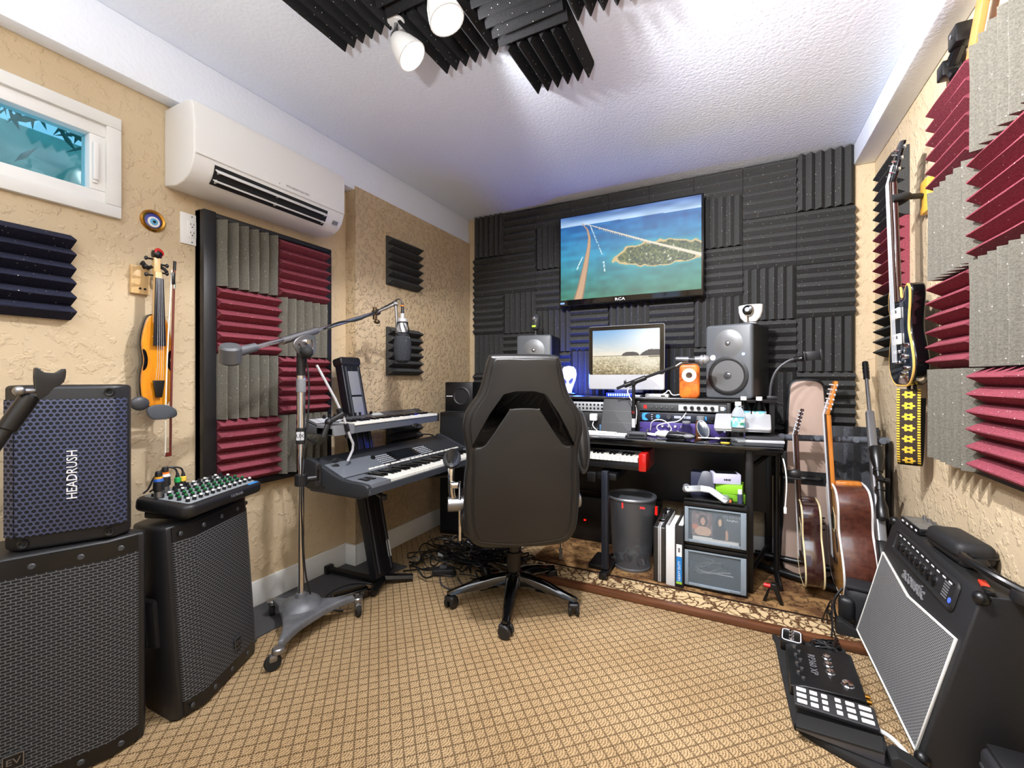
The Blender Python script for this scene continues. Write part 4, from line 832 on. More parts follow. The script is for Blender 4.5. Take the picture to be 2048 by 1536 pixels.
# ---------- television ----------
def tvpic(u, v):
    ny, nx = u.shape; n1 = vnoise(nx, ny, 30, 18, 1); n2 = vnoise(nx, ny, 90, 60, 2); n3 = vnoise(nx, ny, 9, 22, 4)
    c = np.zeros(u.shape+(3,)); hz = .885-.02*u
    s = np.clip((v-hz)/.12, 0, 1)[..., None]; sky = np.array([168, 196, 222])*(1-s)+np.array([62, 104, 168])*s; sky += (n3[..., None]-.5)*50
    d = np.clip((hz-v)/hz, 0, 1)[..., None]
    sea = np.where(d < .45, np.array([4, 92, 160])*(1-d/.45)+np.array([0, 132, 168])*(d/.45), np.array([0, 132, 168])*(1-(d-.45)/.55)+np.array([20, 106, 80])*((d-.45)/.55))
    sea += (n3[..., None]-.5)*34+(n1[..., None]-.5)*16; right = np.clip((u-.45)*1.2, 0, 1)[..., None]*np.clip(d*1.6-.5, 0, 1); sea = sea*(1-.5*right)+np.array([62, 136, 92])*.5*right
    c = np.where((v > hz)[..., None], sky, sea)
    iu, iv = (u-.73)/.315, (v-.425+.02*(u-.7))/.125; e = iu**2+iv**2+(n1-.5)*.35; up = v > .425
    iv2 = np.where(up, iv*.78, iv); e = iu**2+iv2**2+(n1-.5)*.4
    sh = np.clip((1.5-e)/.5, 0, 1)[..., None]; c = c*(1-.55*sh*(v < hz)[..., None])+np.array([40, 160, 160])*.55*sh*(v < hz)[..., None]
    land = np.array([70, 84, 36])+(n2[..., None]-.5)*np.array([110, 90, 50]); sand = np.array([190, 168, 116]); land = np.where((e > .82)[..., None], sand, land)
    land = np.where(((n2 > .90) & (e < .5))[..., None], np.array([205, 205, 196]), land)
    c = np.where((e < 1)[..., None], land, c)
    def road(pts, ws, col):
        nonlocal c
        vs = np.array([p[1] for p in pts]); us = np.array([p[0] for p in pts]); o = np.argsort(vs); x = np.interp(v, vs[o], us[o]); w = np.interp(v, vs[o], np.array(ws)[o])
        m = (np.abs(u-x) < w) & (v <= vs.max()) & (v >= vs.min()); c = np.where(m[..., None], np.array(col), c)
        e_ = m & (np.abs(u-x) > w*.72); c = np.where(e_[..., None], np.array(col)*.72, c)
    road([(.172, .90), (.212, .82), (.228, .72), (.222, .60), (.196, .38), (.165, .15), (.140, 0)], [.003, .006, .010, .014, .022, .030, .038], (186, 148, 112))
    y = np.interp(u, [.175, .68, 1.0], [.905, .565, .365]); w = np.interp(u, [.175, .68, 1.0], [.003, .011, .018]); m = (u > .175) & (np.abs(v-y) < w)
    c = np.where(m[..., None], np.array([214, 204, 182]), c); m2 = (u > .3) & (u < .68) & (v < y-w) & (v > y-w-.018) & ((u*60) % 1 < .4); c = np.where(m2[..., None], np.array([150, 150, 140]), c)
    for u0, v0, u1, v1, w_ in ((.235, .86, .325, .50, .0028), (.335, .42, .345, .30, .005), (.175, .50, .130, .36, .005)):
        k = np.clip((v0-v)/(v0-v1), 0, 1); m = (np.abs(u-(u0+(u1-u0)*k)) < w_) & (v < v0) & (v > v1) & ((v*26+n2*2) % 1 < .75); c = np.where(m[..., None], np.array([205, 230, 230]), c)
    return c
t = thing('television', 'wall mounted flat television showing a sea bridge and a small island', 'television', (-.634, 2.90, 1.565))
B().bb((-.466, -.018, 0), (.466, .03, .622), bev=.006).build('tv_case', GLOSS, t)
B().bb((-.30, .03, .12), (.30, .055, .5)).build('wall_bracket', BLK2, t)
picture('screen', .905, .572, 260, 170, tvpic, emit=1.0, rough=.6, parent=t, M=MX.Translation((0, -.0186, .325)))
B().text('RCA', .026, frame((-.04, -.0190, .018), (1, 0, 0), (0, 0, 1)), .0006, 1.3).build('lettering', INK, t)
B().text('4K', .016, frame((-.445, -.0190, .018), (1, 0, 0), (0, 0, 1)), .0004).build('sticker', mat('sticker_blue', (120, 170, 230), .5), t) if 0 else B().box((-.44, -.0190, .018), (.03, .001, .012)).build('sticker', mat('sticker_blue', (110, 160, 220), .5), t)
# ---------- all-in-one computer ----------
def macpic(u, v):
    ny, nx = u.shape; n1 = vnoise(nx, ny, 60, 40, 5); n2 = vnoise(nx, ny, 14, 30, 6); n3 = vnoise(nx, ny, 40, 80, 9)
    s = np.clip((v-.42)/.58, 0, 1)[..., None]; c = np.array([236, 224, 200])*(1-s)+np.array([96, 156, 212])*s
    sun = np.exp(-(((u-.95)/.45)**2+((v-.80)/.40)**2))[..., None]; c = c*(1-sun)+255*sun; cl = (np.clip((n2-.5)*3, 0, 1)*(1-np.clip((v-.42)/.3, 0, 1)))[..., None]; c = c*(1-.6*cl)+np.array([240, 226, 208])*.6*cl
    d = np.clip((.42-v)/.42, 0, 1); sea = np.array([214, 202, 170])*(1-d)[..., None]+np.array([140, 122, 78])*d[..., None]; sea = sea+((n1*.6+n3*.4)[..., None]-.5)*(70+150*d[..., None]); g = np.exp(-(((u-.85)/.3)**2+((v-.25)/.22)**2))[..., None]; sea = sea*(1-.6*g)+np.array([255, 250, 232])*.6*g
    c = np.where((v < .42)[..., None], sea, c)
    h1 = .42+.085*np.clip(1-((u-.58)/.13)**2, 0, 1)**.5+.0*u; h2 = .42+.125*np.clip((u-.72)/.12, 0, 1)**.6+(n1-.5)*.02; m = ((v > .415) & (v < h1)) | ((v > .415) & (v < h2) & (u > .72)); c = np.where(m[..., None], np.array([38, 28, 16])+n1[..., None]*24, c)
    m = (v < .40) & (v > .375) & (u > .84); c = np.where(m[..., None], np.array([92, 74, 30]), c); return c
t = thing('desktop_computer', 'silver all-in-one computer with a beach picture on the raised shelf', 'computer', (-.604, 2.72, SZ))
b = B(); b.plate(rrect(.465, .40, .012, cy=.24), t=.022, bev=.008, M=frame((0, .022, 0), (1, 0, 0), (0, 0, 1))); b.build('case', ALU, t)
B().plate(rrect(.459, .302, .010, cy=.2860), t=.0015, M=frame((0, .0, 0), (1, 0, 0), (0, 0, 1))).build('screen_glass', GLOSS, t)
picture('screen', .410, .277, 130, 90, macpic, emit=.88, rough=.6, parent=t, M=MX.Translation((0, -.0022, .274)))
b = B(); b.sph((0, -.001, .088), (.009, .002, .010), 12, 8); b.box((.004, -.001, .101), (.004, .002, .006), rot=(0, .5, 0)); b.build('emblem', BLK2, t)
b = B(); b.plate([(-.09, 0), (.09, 0), (.09, .10), (-.09, .10)], t=.006, bev=.002, M=frame((0, .09, .05), (1, 0, 0), (0, -.5, 1)) @ MX.Translation((0, -.03, 0))); b.bb((-.09, 0, 0), (.09, .14, .008), bev=.003); b.build('stand', ALU, t)
# ---------- studio monitors ----------
CONE = mat('cone_grey', (128, 130, 132), .3, .55); RINGM = mat('surround', (22, 22, 23), .5)
def monitor(loc, rz, label):
    t = thing('studio_monitor', label, 'speaker', loc, rz, group='studio monitors on the shelf')
    b = B(); b.plate(rrect(.245, .405, .018, cy=.2025), t=.245, bev=.010, M=frame((0, .25, 0), (1, 0, 0), (0, 0, 1))); b.build('cabinet', BLK2, t)
    b = B(); b.plate(rrect(.243, .403, .018, cy=.2025), t=.022, bev=.012, both=False, M=frame((0, .012, 0), (1, 0, 0), (0, 0, 1))); b.build('baffle', mat('monitor_grey', (84, 88, 92), .35), t)
    Yf = -.0105
    b = B(); b.lathe([(.013, .006), (.020, .007), (.05, .003), (.072, .0), (.078, -.001), (.078, -.006)], (0, Yf, .300), (0, -1, 0), 28); o = b.build('tweeter_horn', CONE, t)
    b = B(); b.sph((0, Yf-.006, .300), (.014, .008, .014), 14, 8); b.build('tweeter_dome', STEEL, o)
    b = B(); b.lathe([(.095, -.004), (.104, .0), (.104, .006), (.094, .010), (.084, .008), (.080, .003)], (0, Yf, .125), (0, -1, 0), 32); o = b.build('woofer_surround', RINGM, t)
    b = B(); b.lathe([(.083, .008), (.080, .006), (.05, .0018), (.024, .0012), (.0, .0012)], (0, Yf, .125), (0, -1, 0), 32); b.build('woofer_cone', CONE, t)
    b = B(); b.sph((0, Yf-.002, .125), (.025, .012, .025), 16, 8); b.build('dust_cap', mat('dust_cap', (90, 92, 94), .2, .5), t)
    b = B(); b.lathe([(.013, 0), (.015, 0), (.015, .002), (.013, .002)], (-.080, Yf, .225), (0, -1, 0), 20); b.build('badge', INK, t)
    b = B(); b.plate([(-.006, -.008), (.0, -.004), (.006, -.009), (.004, .002), (.008, .006), (-.002, .009), (-.008, .004), (-.003, 0)], t=.001, M=frame((-.080, Yf-.0005, .225), (1, 0, 0), (0, 0, 1))); b.build('badge_figure', INK, t)
    B().cyl((.078, Yf, .240), (.078, Yf-.003, .240), .007, n=14).build('power_light', mat('led_blue_white', (200, 220, 255), .3, emit=(150, 190, 255), es=4), t)
    return t
monitor((-.030, 2.648, SZ), -R(20), 'large grey studio monitor with silver woofer, right of the computer')
monitor((-1.21, 2.70, SZ), R(8), 'studio monitor half hidden behind the chair, left of the computer')
t = thing('web_camera', 'white round web camera on the right studio monitor', 'camera', (.075, 2.70, SZ+.4055), -R(15))
b = B(); b.lathe([(0, .0), (.030, .0), (.030, .006), (.010, .010), (.006, .018)], n=20); b.build('base', LGRY, t)
b = B(); b.lathe([(.030, .012), (.050, .035), (.058, .065), (.060, .098), (.056, .102), (0, .104)], n=26, sy=.55); b.build('shell', WHITE, t)
B().lathe([(0, 0), (.027, 0), (.027, .006), (.022, .011), (0, .014)], (-.004, -.034, .072), (0, -1, 0.05), 22).build('lens_ball', GLOSS, t)
B().lathe([(.009, 0), (.012, .0), (.012, .003), (.009, .003)], (-.004, -.0485, .074), (0, -1, 0.05), 18).build('lens_ring', GRY, t)
b = B(); b.tube([(.022*math.cos(a), -.040, .072+.030*math.sin(a)) for a in [R(x) for x in range(-140, 61, 20)]], .0028, n=6); b.tube([(-.004, -.038, .008), (-.006, -.040, .042)], .004, n=6); b.build('hoop_stand', CHROME, t)
t = thing('web_camera', 'dark web camera with a green light on the left studio monitor', 'camera', (-1.225, 2.76, SZ+.4055))
b = B(); b.lathe([(.030, 0), (.030, .005), (.008, .012), (.008, .035), (.024, .045), (.032, .08), (.032, .12), (.022, .145), (0, .150)], n=20); b.build('shell', mat('smoked_plastic', (50, 52, 54), .12, coat=.5), t)
B().lathe([(0, 0), (.016, 0), (.012, .006), (0, .008)], (0, -.030, .115), (0, -1, 0), 16).build('lens', STEEL, t)
B().box((0, -.032, .062), (.028, .004, .012), bev=.002).build('green_light', mat('led_green', (160, 210, 60), .4, emit=(150, 210, 50), es=1.2), t)

# ---------- lamps on the shelf ----------
t = thing('alien_lamp', 'glowing pale blue alien head lamp on the raised shelf beside the chair', 'lamp', (-.970, 2.72, SZ))
b = B(); b.lathe([(.045, 0), (.045, .012), (.03, .016), (0, .016)], n=20); b.build('base', BLK2, t)
pr = [(.020, .016), (.024, .04), (.034, .065), (.047, .10), (.054, .135), (.050, .165), (.034, .186), (0, .193)]
b = B(); b.lathe(pr, n=24, sy=.35); o = b.build('head', mat('glow_head', (200, 210, 255), .4, emit=(100, 122, 255), es=1.0), t)
for s in (-1, 1): B().plate(crv([(s*.008, .088), (s*.020, .105), (s*.036, .112), (s*.030, .092), (s*.018, .082)], 3), t=.003, M=frame((0, -.0205, 0), (1, 0, 0), (0, 0, 1))).build('eye', mat('eye_dark', (70, 80, 170), .4), o)
l = bpy.data.lights.new('alien_light', 'POINT'); l.energy = 8; l.color = (.03, .09, 1); l.shadow_soft_size = .04; o = bpy.data.objects.new('alien_light', l); COL.objects.link(o); o.location = (-.97, 2.83, SZ+.10)
t = thing('ring_lamp', 'orange resin lamp with a bright white ring, beside the right studio monitor', 'lamp', (-.228, 2.64, SZ))
b = B(); b.plate(rrect(.105, .19, .024, cy=.095), t=.06, bev=.012, M=frame((0, .04, 0), (1, 0, 0), (0, 0, 1))); b.build('body', mat('orange_resin', (226, 118, 40), .35, var=.6, vs=26, col2=(140, 60, 20), emit=(230, 110, 30), es=.25), t)
b = B(); b.lathe([(.017, 0), (.037, 0), (.037, .004), (.030, .009), (.022, .007), (.017, .003)], (0, -.0215, .128), (0, -1, 0), 28); b.build('ring_light', mat('ring_glow', (255, 255, 255), .3, emit=(255, 250, 240), es=1.6), t)
B().cyl((0, -.0205, .128), (0, -.026, .128), .0175, n=20).build('centre', mat('centre_brown', (110, 90, 76), .5), t)
b = B(); b.tube([(-.05, .0, .02), (-.09, -.02, .012), (-.11, .0, .05), (-.13, -.01, .02), (-.20, -.02, .008)], .003, n=6, smooth=2); b.build('cable', INK, t)
t = thing('drive_hub', 'flat silver drive hub on the shelf between computer and orange lamp', 'hub', (-.40, 2.635, SZ))
b = B(); b.box((0, 0, .011), (.13, .06, .020), bev=.004); b.build('case', ALU, t); B().box((.035, -.0305, .011), (.022, .002, .009), bev=.001).build('port', BLK2, t)
t = thing('usb_hub', 'blue-lit usb hub with a row of glowing ports above the black tablet', 'hub', (-.615, 2.618, SZ))
b = B(); b.box((0, 0, .012), (.155, .03, .024), bev=.003); b.build('case', mat('hub_blue', (20, 40, 150), .4, emit=(20, 50, 220), es=.5), t)
for k in range(10): B().box((-.061+k*.0135, -.0155, .012), (.008, .002, .013), bev=.0008).build('lit_port', mat('port_glow', (160, 200, 255), .4, emit=(120, 180, 255), es=2.2), t)

# ---------- rack gear between desk and shelf ----------
t = thing('rack_case', 'black rack frame under the right half of the shelf holding three units', 'rack', (-.265, 2.60, DZ))
b = B()
for x in (-.236, .236): b.bb((x-.010, -.012, 0), (x+.010, .27, .194), bev=.002)
b.bb((-.236, 0, 0), (.236, .27, .006)); b.bb((-.236, 0, .188), (.236, .27, .194)); b.build('frame', BLK2, t)
def unit(name, label, z0, z1, m, fn):
    t = thing(name, label, 'rack unit', (-.265, 2.592, DZ+z0)); h = z1-z0
    B().bb((-.224, 0, 0), (.224, .24, h), bev=.001).build('chassis', BLK2, t); B().bb((-.226, -.004, .001), (.226, 0, h-.001), bev=.001).build('face', m, t)
    for x in (-.216, .216): B().cyl((x, -.004, h*.5), (x, -.0065, h*.5), .005, n=10).build('rack_screw', CHROME, t)
    fn(t, h)
def kb_(t, x, z, r, m=BLK2, d=.012): B().cyl((x, -.004, z), (x, -.004-d, z), r, r*.85, n=12).build('knob', m, t)
def u1(t, h):
    B().box((.085, -.0045, h*.5), (.20, .001, h*.72)).build('silver_plate', LGRY, t)
    for k in range(5): kb_(t, .02+k*.034, h*.5, .011, BLK2)
    for k in range(5): kb_(t, -.16+k*.028, h*.5, .005, STEEL, .006)
    for x in (-.195, .205): B().box((x, -.0045, h*.5), (.018, .001, .02)).build('badge', INK if x > 0 else RED, t)
    B().text('-20  -10  0  +10', .010, frame((-.10, -.0046, h*.78), (1, 0, 0), (0, 0, 1)), .0003).build('scale', INKG, t) if 0 else None
def u2(t, h):
    B().plate(crv([(-.02, -.019), (.012, -.019), (-.004, -.006), (-.006, .006), (.004, .016), (.02, .019), (-.02, .019)], 2), t=.0012, M=frame((-.19, -.004, h*.5), (1, 0, 0), (0, 0, 1))).build('blue_logo', mat('logo_blue', (60, 150, 225), .4), t)
    B().lathe([(.009, 0), (.012, 0), (.012, .001), (.009, .001)], (-.125, -.004, h*.55), (0, -1, 0), 18).build('ring_logo', mat('logo_blue', (60, 150, 225)), t)
    kb_(t, -.065, h*.55, .015, DGRY)
    for x in (-.020, .030): B().box((x, -.0046, h*.55), (.036, .0015, .014)).build('display', mat('pale_display', (170, 176, 190), .3), t)
    B().box((.115, -.0046, h*.5), (.026, .0015, .022)).build('blue_meter', mat('logo_blue', (60, 150, 225)), t); kb_(t, .155, h*.5, .010)
    for k in range(3): B().box((-.158, -.0046, h*(.25+.25*k)), (.006, .001, .004)).build('led', INK, t)
def u3(t, h):
    for r in range(2):
        for k in range(4): kb_(t, -.10+k*.034-(.02*r), h*(.70-.42*r), .0075, LGRY, .010)
    kb_(t, -.18, h*.3, .008, STEEL)
    B().plate(rrect(.042, .042, .014), t=.003, bev=.001, M=frame((.125, -.004, h*.55), (1, 0, 0), (0, 0, 1))).build('meter_rim', STEEL, t)
    B().plate(rrect(.034, .032, .012), t=.001, M=frame((.125, -.0071, h*.55), (1, 0, 0), (0, 0, 1))).build('meter_dial', mat('meter_cream', (232, 224, 190), .4), t)
    B().box((.128, -.0085, h*.55), (.0015, .001, .02), rot=(0, .5, 0)).build('needle', BLK2, t)
    B().cyl((.19, -.004, h*.5), (.19, -.008, h*.5), .012, n=16).build('jack', BLK2, t)
unit('preamp', 'dark rack unit with five round knobs, uppermost in the right rack', .140, .186, mat('unit_grey', (72, 74, 76), .4, .3), u1)
unit('audio_interface', 'black rack unit with a bright blue logo, middle of the right rack', .082, .132, mat('unit_navy', (26, 30, 44), .4), u2)
unit('compressor', 'purple rack unit with a cream needle meter, lowest in the right rack', .008, .078, mat('unit_purple', (74, 60, 128), .4, .2), u3)
t = thing('patch_bay', 'silver patch bay strip with rows of jacks under the left half of the shelf', 'rack unit', (-.80, 2.612, DZ+.125))
B().bb((-.22, -.004, 0), (.22, .12, .056), bev=.002).build('face', mat('patch_silver', (165, 168, 172), .4, .4), t)
jm = B().cyl((0, 0, 0), (0, -.004, 0), .006, n=10).mesh('jack', BLK2)
for k in range(18):
    for z in (.018, .040): put('jack', jm, t, loc=(-.20+k*.0235, -.004, z))
t = thing('effects_unit', 'dark box with a red and a blue square under the patch bay', 'rack unit', (-.80, 2.62, DZ))
B().bb((-.22, -.004, 0), (.22, .12, .118), bev=.003).build('case', BLK, t); B().box((.105, -.006, .072), (.036, .004, .05), bev=.002).build('red_square', mat('soft_red', (205, 70, 66), .5), t); B().box((.100, -.006, .025), (.07, .004, .04), bev=.002).build('blue_square', mat('soft_blue', (80, 120, 160), .5), t)
for k in range(5): B().cyl((-.02+k*.018, -.004, .02), (-.02+k*.018, -.009, .02), .005, n=10).build('knob', STEEL, t)
for z in (.03, .06, .09): B().cyl((.19, -.004, z), (.19, -.009, z), .006, n=10).build('screw', LGRY, t)
t = thing('charger_plug', 'white cube charger with cable stuck on the effects unit', 'charger', (-.765, 2.595, DZ+.07)); B().box((0, 0, .02), (.045, .036, .042), bev=.006).build('cube', WHITE, t)
b = B(); b.tube([(0, 0, 0), (-.005, -.02, -.03), (.03, -.05, -.05), (.06, -.08, -.064), (.02, -.11, -.066), (-.05, -.10, -.066)], .0028, n=6, smooth=2); b.build('cable', WHITE, t)

# ---------- on the desk top ----------
t = thing('tablet', 'black tablet in a folio leaning upright against the shelf', 'tablet', (-.612, 2.515, DZ), 0)
FT = frame((0, -.012, .004), (1, 0, 0), (0, .40, 1)); b = B(); b.plate(rrect(.178, .215, .008, cy=.108), t=.009, bev=.003, M=FT @ MX.Translation((0, 0, -.009))); b.build('folio', mat('folio', (44, 45, 47), .6, bs=200), t)
for y in (.07, .14): B().plate([(-.088, y), (.088, y), (.088, y+.0015), (-.088, y+.0015)], t=.0006, M=FT).build('fold_line', BLK2, t)
t = thing('computer_keyboard', 'thin white computer keyboard on the desk behind the chair arm', 'computer keyboard', (-.69, 2.475, DZ), R(2))
B().box((0, 0, .006), (.30, .10, .010), bev=.003).build('case', ALU, t); kc = B().box((0, 0, 0), (.0155, .0155, .004), bev=.001, seg=1).mesh('key', WHITE)
for r in range(5):
    for c in range(16): put('key', kc, t, loc=(-.138+c*.0184, -.037+r*.0186, .0125))
t = thing('card_reader', 'small dark grey box at the front of the desk by the small stand', 'box', (-.475, 2.435, DZ), R(4)); B().box((0, 0, .018), (.10, .055, .034), bev=.006).build('case', DGRY, t); B().box((0, -.0285, .018), (.08, .002, .010)).build('slot', BLK2, t)
t = thing('desk_microphone_stand', 'small black boom stand on the desk holding a vocal microphone', 'microphone stand', (-.508, 2.50, DZ)); TT = MX.Translation(-V((-.508, 2.50, DZ)))
b = B(); b.lathe([(.055, 0), (.055, .006), (.02, .014), (.011, .02), (0, .02)], n=22); b.build('base', BLK2, t)
b = B(); b.cyl((0, 0, .015), (0, 0, .30), .0095, n=12); b.cyl((0, 0, .12), (0, 0, .17), .013, n=12, bev=.003); b.build('pole', BLK2, t); B().cyl((0, 0, .05), (0, 0, .10), .0105, n=12).build('white_label', LGRY, t); B().box((0, -.0105, .135), (.012, .003, .014)).build('red_label', RED, t)
b = B(TT); b.tube([(-.60, 2.49, 1.003), (-.50, 2.50, 1.045), (-.285, 2.51, 1.125)], .008, n=10); b.cyl((-.56, 2.494, 1.018), (-.44, 2.503, 1.066), .014, n=12, bev=.004); b.cyl((-.508, 2.48, 1.035), (-.508, 2.53, 1.035), .014, n=12, bev=.003); b.build('boom', BLK2, t)
b = B(TT); b.tube([(-.29, 2.51, 1.123), (-.25, 2.51, 1.150), (-.215, 2.51, 1.148), (-.175, 2.51, 1.138), (-.165, 2.51, 1.15)], .005, n=8, smooth=1); b.build('gooseneck', STEEL, t)
b = B(TT); b.tube([(-.508, 2.515, 1.02), (-.545, 2.50, 1.0), (-.535, 2.50, .96), (-.49, 2.51, .90), (-.50, 2.52, .80)], .003, n=6, smooth=2); b.build('cable', WHITE, t)
t = thing('vocal_microphone', 'silver ball grille vocal microphone clipped on the small desk stand', 'microphone', (-.20, 2.50, 1.162), 0)
b = B(); b.lathe([(.009, -.085), (.011, -.08), (.014, 0), (.018, .028), (.0185, .034)], (0, 0, 0), (1, 0, -.05), 18); b.build('handle', SILV, t)
b = B(); b.lathe([(.0185, .034), (.0245, .042), (.0255, .052), (.0245, .058), (.022, .070), (.013, .082), (0, .086)], (0, 0, 0), (1, 0, -.05), 20); b.build('ball_grille', mat('ball_mesh', (165, 166, 168), .45, .6, bs=500, bstr=.6), t)
b = B(); b.lathe([(.0258, .048), (.0268, .049), (.0268, .054), (.0258, .055)], (0, 0, 0), (1, 0, -.05), 20); b.build('grille_band', CHROME, t)
b = B(); b.cyl((-.02, 0, -.002), (.012, 0, -.004), .018, n=14); b.build('clip', BLK, t)
GLS = mat('clear_plastic', (245, 250, 252), .03, trans=1, ior=1.22); LBL = None
def lblmat():
    m = bpy.data.materials.new('bottle_label'); nt, b = nodes(m); vec = tcoord(nt); f = noise(nt, vec, 45, 2)
    c = mixc(nt, ramp(nt, f, .50, .56), lin((120, 195, 220)), lin((235, 240, 240))); c = mixc(nt, ramp(nt, noise(nt, vec, 31, 1), .60, .64), c, lin((60, 150, 110))); nt.links.new(c, b.inputs['Base Color']); return m
LBL = lblmat()
def bottle(loc, label):
    t = thing('water_bottle', label, 'bottle', loc, group='water bottles')
    b = B(); b.lathe([(0, .004), (.024, .0), (.0305, .006), (.0295, .016), (.0315, .026), (.0295, .036), (.0315, .046), (.0295, .056), (.0315, .066), (.0295, .076), (.0315, .086), (.0318, .13), (.0315, .145), (.026, .165), (.016, .184), (.0125, .190), (.0125, .200), (0, .200)], n=22); b.build('bottle_body', GLS, t)
    B().lathe([(.0324, .090), (.0326, .092), (.0326, .134), (.0324, .136), (.0320, .136), (.0320, .090)], n=22).build('paper_label', LBL, t); B().lathe([(.0145, .193), (.0145, .210), (.013, .212), (0, .212)], n=18).build('cap', WHITE, t)
bottle((.014, 2.392, DZ), 'clear water bottle with blue label in front of the laptop'); bottle((.040, 2.562, DZ+.02), 'clear water bottle just behind the front one, partly hidden by it'); bottle((.110, 2.562, DZ+.02), 'clear water bottle at the desk end behind the laptop')
B().box((.085, 2.575, DZ+.010), (.13, .07, .019), bev=.003).build('black_box', BLK, label='flat black box under the two rear water bottles', cat='box')
t = thing('notebook_stack', 'stack of dark papers and notebooks under the laptop', 'papers', (.09, 2.46, DZ), R(4))
for k, (a, b_, c) in enumerate(((.22, .16, DGRY), (.20, .15, LGRY), (.17, .13, DGRY))): B().box((.01*k, .01, .008+k*.015), (a, b_, .013), rot=(0, 0, .08*k), bev=.002).build('notebook', c, t)
t = thing('laptop', 'closed silver laptop tilted on the papers at the desk end', 'laptop', (.030, 2.425, DZ+.068), 0)
FL = frame((0, 0, 0), (1, -.05, .02), (.1, 1, .55)); b = B(); b.plate(rrect(.25, .135, .010, cy=.0675), t=.014, bev=.004, M=FL); b.build('lid', ALU, t); b = B(); b.plate(rrect(.25, .135, .010, cy=.0675), t=.008, bev=.003, M=FL @ MX.Translation((0, 0, -.0085))); b.build('base', SILV, t)
b = B(); b.sph((0, 0, 0), (.009, .010, .0008), 12, 6); b.M = FL @ MX.Translation((.01, .067, .0145)); b.build('emblem', INK, t)
t = thing('handheld_cleaner', 'black and white handheld device lying at the front of the desk', 'device', (-.275, 2.45, DZ), R(-6))
b = B(); b.sph((0, 0, .026), (.10, .035, .020), 22, 12); b.box((0, .0, .008), (.09, .04, .014), bev=.004); b.build('body', mat('device_black', (26, 27, 30), .25), t)
b = B(); b.sph((-.062, -.002, .028), (.050, .031, .019), 16, 10); b.build('white_end', WHITE, t); b = B(); b.sph((.062, -.018, .026), (.032, .019, .012), 14, 8); b.build('nozzle', GRY, t)
t = thing('phone_dock', 'dark oval phone dock with a pale rim leaning on the rack', 'device', (-.150, 2.525, DZ)); FO = frame((0, 0, .055), (.9, 0, .35), (-.3, .35, .9))
B().plate(ell(.030, .052), t=.010, bev=.003, M=FO).build('rim', GRY, t); B().plate(ell(.024, .045), t=.0115, bev=.001, M=FO).build('screen', mat('dock_navy', (24, 34, 50), .15), t); B().cyl((0, .02, 0), (0, .012, .05), .014, n=12).build('foot', BLK, t)
t = thing('glass_jar', 'small clear glass jar with a lid in front of the purple unit', 'jar', (-.235, 2.54, DZ)); b = B(); b.lathe([(0, 0), (.024, 0), (.026, .01), (.026, .062), (.020, .072), (.020, .08), (0, .08)], n=20); b.build('glass', GLS, t); B().cyl((0, 0, .08), (0, 0, .094), .022, n=20, bev=.003).build('lid', GRY, t)
t = thing('pill_bottle', 'brown bottle with a grey cap in front of the blue-logo unit', 'bottle', (-.165, 2.562, DZ)); b = B(); b.lathe([(0, 0), (.026, 0), (.027, .01), (.027, .082), (.020, .098), (0, .098)], n=20); b.build('bottle_body', mat('amber_plastic', (96, 58, 34), .2), t); B().cyl((0, 0, .098), (0, 0, .122), .021, n=20, bev=.003).build('cap', GRY, t)
CW = mat('white_cable', (228, 228, 226), .4)
for pts, lab in (([(-.90, 2.46), (-.80, 2.44), (-.66, 2.425), (-.58, 2.445), (-.62, 2.475), (-.75, 2.47), (-.85, 2.455)], 'loop of white cable lying on the white keyboard'), ([(-.60, 2.535), (-.52, 2.555), (-.42, 2.53), (-.36, 2.48), (-.38, 2.44), (-.44, 2.47), (-.40, 2.51), (-.30, 2.49), (-.22, 2.47)], 'white cable curling between the grey box and the handheld device'), ([(-.17, 2.46), (-.10, 2.44), (-.06, 2.455), (-.10, 2.475), (-.05, 2.50), (.0, 2.51)], 'short white cable beside the front water bottle')):
    B().tube([(x, y, DZ+.018+.004*(i % 2)) for i, (x, y) in enumerate(pts)], .0032, n=6, smooth=2).build('white_cable', CW, label=lab, cat='cable')
b = B(); b.tube([(-.43, 2.585, DZ+.03), (-.42, 2.55, DZ+.09), (-.35, 2.54, DZ+.10), (-.30, 2.55, DZ+.04), (-.36, 2.545, DZ+.012), (-.40, 2.53, DZ+.06), (-.33, 2.52, DZ+.085), (-.27, 2.53, DZ+.09), (-.24, 2.575, DZ+.135)], .003, n=6, smooth=2); b.build('patch_cable', CW, label='white patch cables looping in front of the purple unit', cat='cable')
B().plate(crv([(-.02, 0), (0, .008), (.022, .004), (.018, -.008), (-.008, -.010)], 3), t=.008, bev=.003, M=MX.Translation((-.045, 2.425, DZ))).build('guitar_pick', mat('pick_yellow', (200, 175, 60), .5), label='yellow pick lying beside the front water bottle', cat='pick')
t = thing('phone_holder', 'bendy phone holder clamped to the right end of the shelf', 'phone holder', (.172, 2.64, SZ)); 
b = B(); b.box((0, 0, .01), (.05, .03, .02), bev=.005); b.box((.02, -.01, -.014), (.06, .025, .014), rot=(0, .3, 0), bev=.004); b.build('clamp', BLK, t)
b = B(); b.tube([(-.01, 0, .02), (-.005, 0, .09), (.02, 0, .16), (.075, 0, .205), (.11, 0, .21)], .0065, n=8, smooth=2); b.build('neck', DGRY, t)
b = B(); b.lathe([(.010, 0), (.015, .01), (.013, .022), (.017, .034), (.010, .045)], (.095, 0, .207), (1, 0, .12), 14); b.build('joint', BLK2, t)
